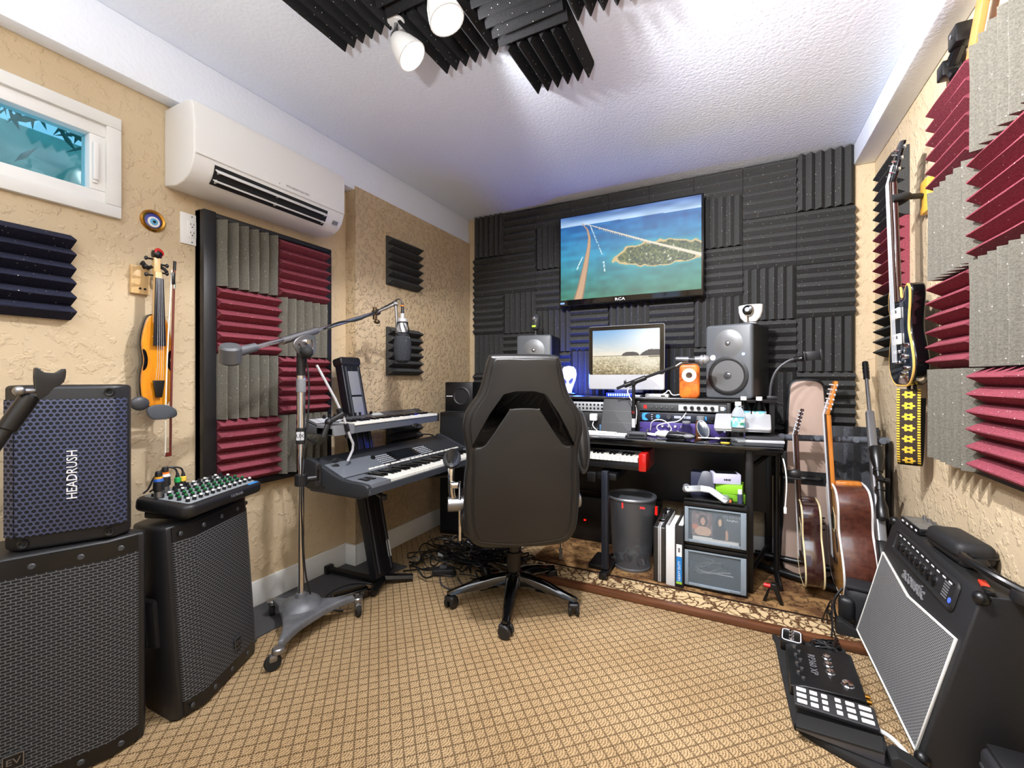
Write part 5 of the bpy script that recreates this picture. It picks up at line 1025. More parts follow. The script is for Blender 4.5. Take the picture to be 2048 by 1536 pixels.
M_ = frame((.172, -.01, .224), (1, 0, .10), (-.1, 0, 1)); b = B(); b.box((0, 0, 0), (.07, .046, .010), M=M_, bev=.003); b.box((-.034, 0, .010), (.008, .05, .03), M=M_, bev=.002); b.box((.036, 0, .006), (.010, .052, .034), M=M_, bev=.002); b.build('cradle', BLK, t)

# ---------- master keyboard under the desk ----------
t = thing('master_keyboard', 'black master keyboard with red end block under the desk edge', 'keyboard', (-1.28, 2.34, .575))
B().bb((0, 0, 0), (.865, .26, .045), bev=.006).build('case', BLK2, t); B().bb((0, .13, .045), (.83, .26, .085), bev=.006).build('panel', BLK2, t)
B().bb((.83, -.006, -.002), (.87, .26, .092), bev=.006).build('end_block', mat('glossy_red', (176, 26, 22), .2, coat=.4), t)
keys(t, 36, .01, .828, -.012, .128, .045, .024)
t = thing('keyboard_stand', 'black post stand with floor plate under the master keyboard', 'keyboard stand', (-.61, 2.36, .018)); 
b = B(); b.bb((-.017, -.10, .04), (.017, -.066, .555), bev=.004); b.build('post', mat('stand_navy', (40, 44, 54), .4, .4), t)
b = B(); b.bb((-.055, -.05, .50), (.05, .20, .535), bev=.004); b.box((-.075, -.07, .515), (.045, .035, .05), bev=.003); b.build('arm', BLK2, t)
b = B(); b.bb((-.020, -.14, 0), (.020, .36, .035), bev=.006); b.bb((-.11, -.03, 0), (.02, .15, .03), bev=.008); b.build('floor_plate', BLK2, t)
pm_ = B().cyl((0, 0, 0), (0, -.001, 0), .003, n=8).mesh('pin_hole', BLK2)
for k in range(12): put('pin_hole', pm_, t, loc=(0, -.1005, .12+k*.03))
B().bb((-1.05, 2.72, .019), (-.40, 2.85, .30), bev=.01).build('computer_tower', BLK2, label='long dark computer case with red lights in the shade under the desk', cat='computer')
LEDR = mat('led_red', (255, 20, 16), .4, emit=(255, 14, 10), es=3)
for k, (x, z, sx, sz) in enumerate(((-.93, .33, .012, .010), (-.86, .21, .012, .008), (-.74, .33, .02, .02), (-.62, .335, .01, .035), (-.50, .335, .03, .012), (-.42, .33, .012, .05))):
    B().box((x, 2.717, z-.06), (sx, .003, sz)).build('red_light', LEDR, bpy.data.objects['computer_tower'])
# ---------- stored under the desk ----------
t = thing('waste_basket', 'grey wire mesh waste basket under the desk', 'waste basket', (-.512, 2.475, .018))
MESHM = bpy.data.materials.new('wire_mesh'); nt, bs_ = nodes(MESHM); bs_.inputs['Base Color'].default_value = lin((120, 124, 130)); bs_.inputs['Metallic'].default_value = .6; bs_.inputs['Roughness'].default_value = .4
bs_.inputs['Alpha'].default_value = .5
b = B(); b.lathe([(.098, .012), (.108, .10), (.118, .25), (.128, .385)], n=36); b.f = b.f[:-2]; b.build('mesh_wall', MESHM, t)
b = B(); b.lathe([(.129, .380), (.133, .385), (.133, .392), (.129, .397), (.125, .392), (.125, .385)], n=36); b.build('rim', mat('grey_metal', (130, 134, 140), .35, .7), t)
b = B(); b.lathe([(0, 0), (.100, 0), (.103, .014), (.096, .018), (0, .008)], n=30); b.build('bottom', MATS['grey_metal'], t)
for k, (x, y, z, a) in enumerate(((-.04, -.02, .05, .4), (.03, .03, .05, 2), (.02, -.04, .09, 1.2))):
    d_ = (math.cos(a), math.sin(a), .2); B().lathe([(0, -.07), (.026, -.068), (.028, -.02), (.026, 0), (.028, .03), (.012, .06), (.012, .075), (0, .075)], (x, y, z), d_, 14).build('crushed_bottle', GLS, label='empty clear bottle number %s lying in the waste basket' % k if 0 else ['empty clear bottle at the left in the waste basket', 'empty clear bottle at the back of the waste basket', 'empty clear bottle on top of the others in the waste basket'][k], cat='bottle', group='bottles in the waste basket', loc=(-.512, 2.475, .018))
t = thing('briefcase', 'black hard briefcase with a silver band standing under the desk', 'briefcase', (-.343, 2.33, .018)); 
B().bb((-.032, 0, 0), (.032, .36, .285), bev=.010, seg=3).build('shell', mat('case_black', (40, 38, 36), .4, bs=200), t); B().bb((-.008, -.003, .004), (.008, .362, .288), bev=.003).build('silver_band', ALU, t); B().bb((-.001, -.0045, .006), (.001, .3625, .289)).build('seam', BLK2, t)
for y in (.07, .29): B().box((0, y, .291), (.03, .035, .01), bev=.002).build('latch', CHROME, t)
b = B(); b.tube([(0, .13, .288), (0, .14, .31), (0, .22, .31), (0, .23, .288)], .007, n=8); b.build('handle', BLK, t)
def binder(x, y, w_, m, label, h=.29):
    t = thing('ring_binder', label, 'binder', (x, y, .018), R(-2), group='ring binders under the desk'); 
    B().bb((-w_/2, 0, 0), (w_/2, .004, h), bev=.002).build('spine', m, t)
    for s in (-1, 1): B().bb((s*w_/2-.0015, .003, 0), (s*w_/2+.0015, .27, h), bev=.001).build('cover', m, t)
    B().bb((-w_/2+.006, .02, .008), (w_/2-.006, .26, h-.018)).build('paper_block', mat('paper', (228, 226, 220), .8), t); return t
binder(-.290, 2.322, .040, mat('binder_white', (216, 216, 216), .45), 'white ring binder beside the briefcase', .300)
t = binder(-.248, 2.318, .036, mat('binder_black', (30, 30, 32), .45), 'black ring binder with a blue spine label', .310)
FN = frame((0, -.0005, 0), (1, 0, 0), (0, 0, 1)); B().plate([(-.013, .03), (.013, .03), (.013, .155), (-.013, .155)], t=.0008, M=FN).build('blue_label', mat('label_blue', (30, 120, 190), .4), t)
B().plate([(-.013, .155), (.013, .155), (.013, .215), (-.013, .215)], t=.0008, M=FN).build('white_label', WHITE, t); B().plate([(-.013, .018), (.013, .018), (.013, .030), (-.013, .030)], t=.0008, M=FN).build('green_label', mat('label_green', (150, 190, 60), .4), t)
B().text('HEAVY DUTY', .017, frame((0.001, -.0015, .084), (0, 0, 1), (-1, 0, 0)), .0003, .95).build('lettering', INK, t); B().plate(rrect(.010, .022, .002), t=.0005, M=frame((0, -.0014, .187), (1, 0, 0), (0, 0, 1))).build('print', INKG, t)
# plastic drawer unit
def cover1(u, v):
    ny, nx = u.shape; n = vnoise(nx, ny, 14, 14, 21); c = np.zeros(u.shape+(3,))+np.array([120, 92, 84])+(n[..., None]-.5)*60
    def el(cu, cv, ru, rv, col):
        nonlocal c
        m = ((u-cu)/ru)**2+((v-cv)/rv)**2 < 1; c = np.where(m[..., None], np.array(col)+(n[..., None]-.5)*20, c)
    el(.55, .62, .22, .26, (52, 34, 30)); el(.55, .18, .40, .22, (206, 170, 142)); el(.55, .60, .11, .17, (206, 160, 134)); el(.15, .35, .16, .10, (200, 120, 90)); return c
def cover2(u, v):
    ny, nx = u.shape; n = vnoise(nx, ny, 10, 10, 22); c = np.zeros(u.shape+(3,))+np.array([64, 66, 70])+(n[..., None]-.5)*16
    def el(cu, cv, ru, rv, col):
        nonlocal c
        m = ((u-cu)/ru)**2+((v-cv)/rv)**2 < 1; c = np.where(m[..., None], np.array(col), c)
    el(.26, .60, .17, .36, (20, 18, 20)); el(.30, .22, .24, .34, (30, 28, 32)); el(.28, .66, .065, .14, (214, 176, 134)); el(.52, .18, .05, .22, (200, 150, 112))
    m = (v > .90) & (v < .96) & (u > .40) & ((u*34) % 1 < .55); c = np.where(m[..., None], np.array([120, 120, 122]), c); m = (np.abs(v-.79-.02*np.sin(u*60)) < .014) & (u > .52) & (u < .92); c = np.where(m[..., None], np.array([215, 215, 215]), c); return c
t = thing('plastic_drawer_unit', 'two-drawer clear plastic storage unit under the desk', 'drawer unit', (-.088, 2.345, .018))
CLR = bpy.data.materials.new('frosted_plastic'); nt, bs_ = nodes(CLR); bs_.inputs['Base Color'].default_value = lin((150, 165, 175)); bs_.inputs['Roughness'].default_value = .25; bs_.inputs['Alpha'].default_value = .2
for z0, nm in ((0, 'lower'), (.215, 'upper')):
    b = B(); b.bb((-.142, .0, z0), (.142, .32, z0+.014), bev=.003); b.bb((-.142, 0, z0+.192), (.142, .32, z0+.21), bev=.003); b.bb((-.142, .01, z0+.014), (-.137, .32, z0+.192)); b.bb((.137, .01, z0+.014), (.142, .32, z0+.192)); b.bb((-.137, .31, z0+.014), (.137, .32, z0+.192)); b.build('housing', BLK2, t)
    o = bpy.data.objects.new('drawer', None); COL.objects.link(o); o.parent = t; o.location = (0, 0, z0)
    b = B(); b.bb((-.136, -.006, .016), (.136, -.001, .190), bev=.002); b.build('drawer_front', CLR, o)
    b = B()
    for a in (((-.136, -.010, .016), (-.118, -.004, .190)), ((.112, -.010, .016), (.136, -.004, .190)), ((-.118, -.010, .016), (.112, -.004, .030)), ((-.118, -.010, .182), (.112, -.004, .190))): b.bb(*a, bev=.002)
    b.build('drawer_rim', mat('frosted_rim', (128, 140, 150), .3), o)
    B().bb((-.07, -.018, .018), (.07, -.008, .030), bev=.004).build('drawer_pull', mat('frosted_rim', (128, 140, 150)), o)
    if nm == 'upper':
        picture('album_print', .092, .118, 30, 36, cover1, parent=o, M=MX.Translation((-.058, .006, .110))); picture('album_print', .122, .124, 44, 44, cover2, parent=o, M=MX.Translation((.050, .004, .106)))
        B().bb((-.10, .008, .02), (.104, .20, .044)).build('white_paper', mat('paper', (228, 226, 220)), o)
    else:
        for k in range(7): B().tube([(-.11+.22*random.random(), .03+.1*random.random(), .03+.10*random.random()) for _ in range(5)], .003, n=5, smooth=2).build('cable_bundle', GRY if k % 2 else BLK2, o)
Z0 = .018+.426
def carton(c, d, rz, m, label, txt=None, name='small_box'):
    t = thing(name, label, 'box', c, rz); B().bb((-d[0]/2, -d[1]/2, 0), (d[0]/2, d[1]/2, d[2]), bev=.002).build('carton', m, t)
    if txt: B().text(txt, d[2]*.32, frame((0 if d[0] < .1 else -.01, -d[1]/2-.0006, d[2]*.45), (1, 0, 0), (0, 0, 1)), .0004).build('print', BLK2, t)
    return t
carton((-.010, 2.46, Z0), (.11, .10, .045), R(8), mat('lime_card', (110, 170, 30), .5), 'lime green box, lower of two on the drawer unit'); carton((-.024, 2.46, Z0+.046), (.12, .10, .045), R(-4), mat('lime_card2', (134, 196, 40), .5), 'brighter lime green box under the white box on the drawer unit')
t = carton((-.045, 2.455, Z0+.092), (.125, .09, .050), R(14), mat('lilac_card', (196, 194, 222), .4), 'white phone-sized box on top of the green boxes'); [B().box((-.012+.008*k, -.0455, .022), (.006, .001, .007+.002*(k % 2))).build('print', BLK2, t) for k in range(4)]; B().bb((-.05, -.035, .0502), (.05, .035, .0512)).build('picture', BLK2, t)
carton((-.165, 2.52, Z0), (.085, .08, .125), R(0), mat('navy_card', (44, 48, 72), .5), 'dark navy box at the back left on the drawer unit')
t = thing('small_vial', 'small white capped bottle in front of the green boxes', 'bottle', (.022, 2.385, Z0+.006)); B().cyl((0, 0, 0), (0, 0, .05), .012, n=14, bev=.003).build('bottle_body', mat('vial_blue', (60, 64, 90), .4), t); B().cyl((0, 0, .05), (0, 0, .072), .010, n=14, bev=.002).build('cap', WHITE, t)
t = thing('metal_bracket_arm', 'folding grey metal bracket lying across the drawer unit', 'bracket', (-.13, 2.37, Z0)); ST = mat('bracket_grey', (150, 154, 158), .35, .5)
for a, c in (((-.09, 0, .055), (-.025, .02, .060)), ((-.025, .02, .060), (.02, .02, .058)), ((.02, .02, .058), (.09, 0, .018))):
    b = B(); q = (V(c)-V(a)); b.plate(rrect(q.length+.02, .034, .014), t=.014, bev=.004, M=frame((V(a)+V(c))/2, q, (0, .55, 1))); b.build('link', ST, t)
for a in ((-.09, -.006, .055), (.09, -.006, .02)): B().cyl(a, V(a)+V((0, .03, .01)), .018, n=14, bev=.003).build('joint', ST, t)
b = B(); b.plate(crv([(-.04, 0), (-.03, .05), (-.018, .08), (.018, .08), (.03, .05), (.04, 0), (0, -.02)], 3), t=.006, bev=.002, M=frame((0, .04, .065), (1, 0, 0), (0, .35, 1))); b.build('mount_plate', mat('mount_navy', (48, 52, 66), .4), t)
b = B(); b.bb((-.10, 0, .001), (.17, .10, .012), bev=.003); b.bb((.085, .0, .012), (.12, .03, .03), bev=.003); b.build('base_tray', BLK2, t); B().box((.10, -.003, .022), (.03, .004, .014)).build('battery_label', mat('battery_orange', (196, 110, 50), .5), t)

# ---------- small speaker on a dark stand at the desk's left end ----------
t = thing('small_speaker', 'small square black speaker beside the chair at the wall corner', 'speaker', (-1.665, 2.47, .84), R(12))
B().bb((-.10, 0, 0), (.10, .18, .195), bev=.006).build('cabinet', BLK2, t)
b = B(); b.lathe([(.050, 0), (.060, .0), (.064, .004), (.056, .008), (.048, .003)], (.02, 0, .10), (0, -1, 0), 26); b.build('surround', RINGM, t)
b = B(); b.lathe([(.048, .003), (.02, -.0), (.0, .004)], (.02, -.001, .10), (0, -1, 0), 24); b.build('cone', BLK, t); [B().box((-.085+.009*k, -.001, .10+.0005*(k % 2)), (.0065, .001, .008-.002*(k % 2))).build('logo_mark', INK, t) for k in range(6)]
t = thing('speaker_pedestal', 'tall dark cabinet carrying the small speaker at the wall corner', 'pedestal', (-1.665, 2.47, 0), R(12)); B().bb((-.14, .0, 0), (.11, .22, .83), bev=.008).build('cabinet', BLK2, t); B().bb((-.13, -.004, .03), (.10, 0, .80)).build('front_cloth', mat('speaker_cloth', (20, 20, 22), .95, bs=400), t); B().bb((-.10, .0, .83), (.10, .18, .84)).build('isolation_pad', RUB, t)
# ---------- tangle of cables on the floor ----------
b = B(); rr = random.Random(5)
for k in range(85):
    cx, cy = rr.gauss(-1.34, .15), rr.gauss(2.18, .13); r_ = rr.uniform(.04, .13); pts = []
    a0 = rr.random()*6; z0 = rr.uniform(.008, .10)*(1-min(.9, math.hypot(cx+1.36, cy-2.2)/.35))
    for i in range(rr.randint(6, 12)):
        a = a0+i*.75; q = r_*rr.uniform(.6, 1.3); pts.append((max(-1.88, cx+q*math.cos(a)), cy+q*math.sin(a)*.8, max(.006, z0+rr.uniform(-.02, .05))))
    b.tube(pts, rr.choice((.0028, .004, .005)), n=5, smooth=2)
b.build('cable_tangle', mat('cable_black', (16, 16, 17), .4), label='heap of tangled black cables on the floor left of the chair', cat='cables', kind='stuff')
for pts, m, lab in (([(-1.62, 1.86), (-1.52, 1.95), (-1.44, 2.03), (-1.36, 2.02)], BLK2, 'thin black cable running from the keyboard stand to the cable heap'), ([(-1.40, 1.90), (-1.34, 1.82), (-1.25, 1.80), (-1.22, 1.86), (-1.30, 1.92)], DGRY, 'loop of dark cable on the carpet beside the chair caster')):
    B().tube([(x, y, .006) for x, y in pts], .004, n=6, smooth=2).build('loose_cable', m, label=lab, cat='cable')
t = thing('power_adapter', 'black power adapter lying at the edge of the cable heap', 'adapter', (-1.40, 1.93, .0), R(30)); B().box((0, 0, .022), (.12, .05, .036), bev=.008).build('case', BLK, t); B().box((.0, 0, .046), (.04, .03, .014), bev=.004).build('plug', DGRY, t)
t = thing('power_adapter', 'second black power adapter standing on end in the cable heap', 'adapter', (-1.52, 2.10, .0), R(-20)); B().box((0, 0, .03), (.10, .045, .05), bev=.008).build('case', BLK2, t); B().box((0, -.024, .03), (.05, .002, .02)).build('label_sticker', LGRY, t)
B().box((-1.22, 2.13, .15), (.03, .012, .05), rot=(.3, .4, 0), bev=.003).build('cable_tag', mat('tag_orange', (230, 80, 20), .4), label='bright orange tag in the cable heap', cat='tag')

b = B(); b.tube([(.196, 2.40, .70), (.205, 2.36, .66), (.212, 2.35, .58), (.205, 2.355, .47)], .003, n=6, smooth=2); b.box((.205, 2.355, .455), (.012, .007, .03), bev=.002); b.build('charging_cable', CW, label='white charging cable hanging from the right end of the desk', cat='cable')
t = thing('desk_hook', 'black clamp-on headphone hook at the right end of the desk', 'hook', (.218, 2.40, .60)); b = B(); b.box((-.012, 0, .07), (.02, .03, .10), bev=.004); b.build('clamp', BLK2, t); b = B(); b.box((.02, -.01, .0), (.075, .03, .008), bev=.003); b.sph((.03, -.01, .02), (.028, .016, .022), 14, 8); b.build('hook_pad', BLK, t)
# ---------- guitar rack ----------
t = thing('guitar_rack', 'black tubular guitar rack with padded neck bar right of the desk', 'guitar rack', (.40, 2.68, .018)); TT = MX.Translation((-.40, -2.68, -.018))
b = B(TT); b.tube([(.20, 2.68, .752), (.655, 2.68, .762)], .016, n=14); b.build('neck_bar', mat('foam_sleeve', (84, 88, 96), .8), t)
for x in (.215, .285, .365, .445, .52, .62): b = B(TT); b.cyl((x, 2.68, .757), (x, 2.615, .764), .015, n=14, bev=.004); b.build('neck_peg', MATS['foam_sleeve'], t)
for x in (.195, .655): b = B(TT); b.tube([(x, 2.68, .03), (x, 2.68, .76)], .014, n=12); b.build('end_post', BLK2, t)
b = B(TT); b.tube([(.10, 2.735, .045), (.20, 2.69, .045), (.46, 2.575, .045)], .017, n=12); b.build('front_tube', BLK2, t); b = B(TT); b.tube([(.46, 2.575, .045), (.64, 2.49, .045)], .019, n=12); b.build('tube_pad', mat('foam_sleeve_black', (36, 36, 38), .85), t)
b = B(TT); b.tube([(.10, 2.80, .085), (.62, 2.70, .085)], .017, n=12); b.build('rear_tube', BLK2, t)
b = B(TT); b.tube([(.195, 2.50, .034), (.195, 2.90, .034)], .014, n=10); b.tube([(.655, 2.45, .034), (.655, 2.90, .034)], .014, n=10); b.build('foot', BLK2, t)
t = thing('stand_foot', 'black folding stand foot with a red sleeve beside the desk leg', 'stand foot', (.150, 2.36, .018), R(-8)); B().cyl((-.03, 0, .075), (.02, 0, .075), .010, n=12).build('red_sleeve', RED, t)
b = B(); b.plate([(-.035, 0), (.0, .09), (.02, .09), (.05, 0), (.035, 0), (.01, .06), (-.005, .06), (-.02, 0)], t=.03, bev=.004, M=frame((0, .02, 0), (1, 0, 0), (0, 0, 1))); b.build('bracket', BLK2, t)
CREAM = mat('cream_binding', (232, 216, 168), .4)
def acoustic(o, ex, ey, S, label, top, side, neck, dep, tun, bind, neckL):
    M = frame(o, ex, ey) @ MX.Scale(S, 4); t = thing('acoustic_guitar', label, 'guitar', (0, 0, 0)); t.matrix_world = frame(o, ex, ey); K = MX.Scale(S, 4)
    hfw = [(0, 0), (.09, .006), (.150, .040), (.178, .10), (.176, .17), (.148, .245), (.122, .30), (.124, .35), (.136, .405), (.130, .45), (.100, .488), (.045, .502), (0, .503)]
    ol = [tuple(p) for p in crv(hfw+[(-x, y) for x, y in hfw[-2:0:-1]], 4)]; d = dep/S
    B(K).plate(ol, t=d, bev=.004).build('body', side, t)
    tp = B(K).plate([(x*.985, .25+(y-.25)*.985) for x, y in ol], t=.003, M=MX.Translation((0, 0, d-.0008))).build('sound_board', top, t)
    for z in (.002, d-.001):
        b = B(K); b.tube([(x*1.004, .25+(y-.25)*1.004, z) for x, y in ol], .0048, n=6, closed=True); b.build('binding', bind, t)
    b = B(K); b.plate(ell(.050, .050, 28, 0, .335), t=.001, M=MX.Translation((0, 0, d+.002))); b.build('sound_hole', mat('hole_dark', (16, 12, 10), .8), t)
    b = B(K); b.lathe([(.052, 0), (.062, 0), (.062, .001), (.052, .001)], (0, .335, d+.002), n=28); b.build('rosette', CREAM, t)
    b = B(K); b.plate(crv([(.05, .30), (.085, .27), (.09, .21), (.06, .20), (.045, .26)], 4), t=.0012, M=MX.Translation((0, 0, d+.002))); b.build('pick_guard', BLK2, t)
    b = B(K); b.box((0, .155, d+.007), (.13, .026, .010), bev=.003); b.build('bridge', mat('bridge_dark', (40, 26, 20), .4), t)
    nl = .503+neckL
    b = B(K); b.plate([(-.027, .48), (.027, .48), (.022, nl), (-.022, nl)], t=.020, bev=.007, M=MX.Translation((0, 0, d-.014))); b.plate(crv([(0, 0), (.03, .004), (.055, .03), (.068, .09), (.07, .0), (.075, -.02), (.0, -.02)], 3), t=.04, bev=.006, M=frame((-.02, .515, d-.012), (0, 0, -1), (0, 1, 0))) if 0 else b.box((0, .505, d*.5), (.046, .030, d*.86), bev=.010); b.build('neck', neck, t)
    b = B(K); b.plate([(-.026, .36), (.026, .36), (.0215, nl), (-.0215, nl)], t=.006, bev=.001, M=MX.Translation((0, 0, d+.006))); b.build('fingerboard', mat('rosewood_board', (58, 36, 26), .45), t)
    b = B(K)
    for k in range(14): y = nl-(nl-.16)*(1-2**(-(k+1)/12)); b.box((0, y, d+.0125), (.046, .0012, .0012))
    b.build('frets', STEEL, t, kind='stuff')
    HM = frame((0, nl, d+.004), (1, 0, 0), (0, 1, -.26)); b = B(K); b.plate([(-.024, 0), (.024, 0), (.034, .03), (.036, .15), (.024, .165), (-.024, .165), (-.036, .15), (-.034, .03)], t=.015, bev=.003, M=HM @ MX.Translation((0, 0, -.012))); b.build('headstock', neck, t)
    for s in (-1, 1):
        for k in range(tun):
            b = B(K); y = .030+k*(.115/(tun-1)); b.cyl(HM @ V((s*.036, y, -.006)), HM @ V((s*.048, y, -.006)), .0028, n=6); b.sph(HM @ V((s*.055, y, -.006)), (.008, .0065, .0045), 8, 6); b.cyl(HM @ V((s*.020, y, .002)), HM @ V((s*.020, y, .014)), .0035, n=8); b.build('tuner', ALU, t)
    b = B(K)
    for k in range(6): s = (k-2.5)/2.5; b.tube([(s*.026, .155, d+.014), (s*.018, nl, d+.0145), HM @ V((s*.016, .07, .008))], .0009, n=4)
    b.build('strings', LGRY, t, kind='stuff'); B(K).cyl((0, -.004, d*.55), (0, .004, d*.55), .010, n=12).build('end_pin', CHROME, t)
    return t
wood('spruce', (214, 160, 92), (196, 138, 72), (60, 5, 60), .25, .6); wood('rosewood', (98, 56, 42), (66, 34, 28), (4, 70, 50), .3, .5); wood('mahogany_dark', (62, 34, 30), (44, 22, 22), (8, 60, 40), .16, .9); wood('honey_neck', (206, 130, 52), (180, 104, 36), (50, 6, 50), .25, .6); wood('dark_burst', (104, 56, 30), (60, 28, 18), (40, 5, 40), .2, .8)
acoustic((.372, 2.575, .064), (0, -1, 0), (-.04, .13, 1), .80, 'smaller dark brown acoustic guitar with cream edging in the rack', MATS['dark_burst'], MATS['mahogany_dark'], MATS['mahogany_dark'], .075, 6, CREAM, .40)
acoustic((.560, 2.560, .066), (0, -1, 0), (-.05, .12, 1), .99, 'large acoustic guitar with light top and honey neck in the rack', MATS['spruce'], MATS['rosewood'], MATS['honey_neck'], .125, 6, WHITE, .335)
# ---------- soft case, leaning foam, rifle ----------
t = thing('guitar_bag', 'tall tan and black soft guitar bag against the foam wall', 'bag', (.345, 2.80, .018)); FG = frame((0, .06, 0), (1, 0, 0), (0, .06, 1))
ol = [tuple(p) for p in crv([(-.12, 0), (.12, 0), (.125, .25), (.115, .50), (.100, .70), (.088, .95), (.070, 1.025), (0, 1.04), (-.070, 1.025), (-.088, .95), (-.100, .70), (-.115, .50), (-.125, .25)], 3)]
B().plate(ol, t=.085, bev=.014, M=FG).build('side_wall', mat('nylon_black', (26, 26, 30), .7, bs=120, bstr=.4), t); B().plate([(x*.90, .5+(y-.5)*.975) for x, y in ol], t=.012, bev=.008, both=False, M=FG @ MX.Translation((0, 0, .080))).build('front_panel', mat('nylon_tan', (176, 152, 138), .7, bs=300, bstr=.2), t)
B().tube([FG @ V((x*.905, .5+(y-.5)*.978, .086)) for x, y in ol], .0035, n=6, closed=True).build('zip', BLK, t); B().plate([(-.10, .47), (.10, .47), (.10, .54), (-.10, .54)], t=.004, M=FG @ MX.Translation((0, 0, .090))).build('dark_band', BLK, t)
for k in range(3): B().plate([(.02, .30-k*.03), (.075, .30-k*.03), (.075, .308-k*.03), (.02, .308-k*.03)], t=.003, M=FG @ MX.Translation((0, 0, .090))).build('stripe', BLK, t)
b = B(); b.tube([FG @ V((-.05, .505, .094)), FG @ V((-.04, .505, .12)), FG @ V((.05, .505, .12)), FG @ V((.06, .505, .094))], .010, n=8, smooth=1); b.build('handle', BLK, t)
t = thing('leaning_foam_slab', 'tall grey foam slab leaning in the corner behind the guitars', 'foam slab', (.445, 2.90, .018)); put('foam', foam_mesh(.22, .785, .03, 3, False, foam_mat('foam_charcoal', (78, 80, 84)), .04), t, M=frame((0, 0, 0), (1, -.10, 0), (0, .05, 1)))
t = thing('rifle', 'grey scoped rifle leaning in the corner beside the guitars', 'rifle', (.53, 2.13, .02)); PB_, PT = V((.0, .0, 0)), V((.075, .74, 1.125)); d_ = (PT-PB_).normalized(); Lr = (PT-PB_).length
b = B(); b.cyl(PB_+d_*(Lr*.60), PT-d_*.10, .0085, n=12); b.build('barrel', STEEL, t); b = B(); b.cyl(PT-d_*.105, PT, .0135, n=14, bev=.002); b.build('muzzle_brake', BLK2, t)
for k in range(3): B().cyl(PT-d_*(.02+.02*k)+V((-.0142, 0, 0)), PT-d_*(.02+.02*k)+V((.0142, 0, 0)), .004, n=8).build('brake_port', BLK2, t)
FR = frame(PB_, (0, d_.z, -d_.y), d_); b = B(); b.plate([(-.020, Lr*.30), (.022, Lr*.30), (.020, Lr*.62), (.012, Lr*.78), (-.012, Lr*.78), (-.018, Lr*.62)], t=.034, bev=.008, M=FR @ MX.Translation((0, 0, -.017))); b.build('receiver', mat('gunmetal', (120, 120, 122), .35, .5), t)
b = B(); b.plate(crv([(-.05, 0), (.035, 0), (.03, Lr*.12), (.022, Lr*.24), (.03, Lr*.31), (-.02, Lr*.31), (-.035, Lr*.18)], 3), t=.036, bev=.010, M=FR @ MX.Translation((0, 0, -.018))); b.build('stock', BLK, t)
q = FR @ V((-.050, 0, 0)); b = B(); b.lathe([(.020, .0), (.022, .004), (.022, .05), (.014, .085), (.0125, .12), (.0125, .21), (.015, .23), (.026, .28), (.028, .33), (.026, .334), (.022, .33), (0, .325)], q+d_*(Lr*.37), d_, 18); b.build('scope', BLK2, t)
for k in (.47, .535): b = B(); b.box(FR @ V((-.034, Lr*k, 0)), (.03, .02, .03), bev=.003); b.cyl(FR @ V((-.05, Lr*k-.008, 0)), FR @ V((-.05, Lr*k+.008, 0)), .017, n=14); b.build('scope_mount', BLK2, t)
b = B(); b.cyl(FR @ V((-.055, Lr*.50, 0)), FR @ V((-.082, Lr*.50, 0)), .012, n=12, bev=.002); b.cyl(FR @ V((-.055, Lr*.50, 0)), FR @ V((-.055, Lr*.50, .035)), .012, n=12, bev=.002); b.build('scope_turret', BLK2, t)

# ---------- electric guitar hanging on the right wall ----------
t = thing('guitar_hanger', 'yellow wooden wall hanger with black padded yoke holding the electric guitar', 'hanger', (RW, 2.235, 1.70)); B().bb((-.025, -.035, 0), (0, .035, .13), bev=.006).build('block', wood('yellow_pine', (226, 178, 74), (206, 150, 50), (30, 30, 4), .4, .3), t)
b = B(); b.tube([(-.02, 0, .07), (-.075, -.01, .072)], .008, n=10); b.cyl((-.03, 0, .07), (-.062, -.005, .071), .011, n=10); b.build('arm', BLK2, t); b = B(); b.tube([(-.128, .036, .055), (-.085, .030, .066), (-.072, -.006, .072), (-.085, -.046, .066), (-.130, -.052, .06)], .0135, n=10, smooth=2); b.build('yoke', mat('foam_yoke', (34, 34, 34), .9), t)
FE = frame((.628, 2.215, 1.03), (0, -1, 0), (-.03, .0, 1)); t = thing('electric_guitar', 'black electric guitar with cream edge hanging on the right wall', 'guitar', (0, 0, 0)); t.matrix_world = FE
eo = [tuple(p) for p in crv([(0, 0), (.075, .006), (.125, .045), (.138, .10), (.120, .165), (.102, .215), (.108, .265), (.122, .315), (.126, .365), (.105, .385), (.080, .368), (.062, .345), (.034, .348), (.026, .385), (-.030, .395), (-.075, .405), (-.110, .375), (-.116, .325), (-.100, .275), (-.102, .215), (-.122, .16), (-.138, .10), (-.125, .045), (-.075, .006)], 4)]
BURST = mat('blue_black_flame', (22, 26, 34), .08, coat=.9, var=.5, vs=30, col2=(44, 52, 66))
B().plate(eo, t=.046, bev=.008).build('body', GLOSS, t); B().plate([(x*.965, .19+(y-.19)*.965) for x, y in eo], t=.006, bev=.004, both=False, M=MX.Translation((0, 0, .0445))).build('maple_cap', BURST, t)
b = B(); b.tube([(x*.985, .19+(y-.19)*.985, .0455) for x, y in eo], .0042, n=6, closed=True); b.build('binding', mat('amber_binding', (222, 176, 96), .4), t)
b = B(); b.plate([(-.026, .33), (.026, .33), (.0215, .80), (-.0215, .80)], t=.020, bev=.007, M=MX.Translation((0, 0, .040))); b.build('neck', MATS['mahogany_dark'], t); b = B(); b.plate([(-.026, .33), (.026, .33), (.0215, .80), (-.0215, .80)], t=.005, bev=.001, M=MX.Translation((0, 0, .0595))); b.build('fingerboard', MATS['rosewood_board'], t)
b = B()
for k in range(20): y = .80-(.80-.165)*(1-2**(-(k+1)/12)); b.box((0, y, .065), (.044, .0014, .0012))
b.build('frets', STEEL, t, kind='stuff')
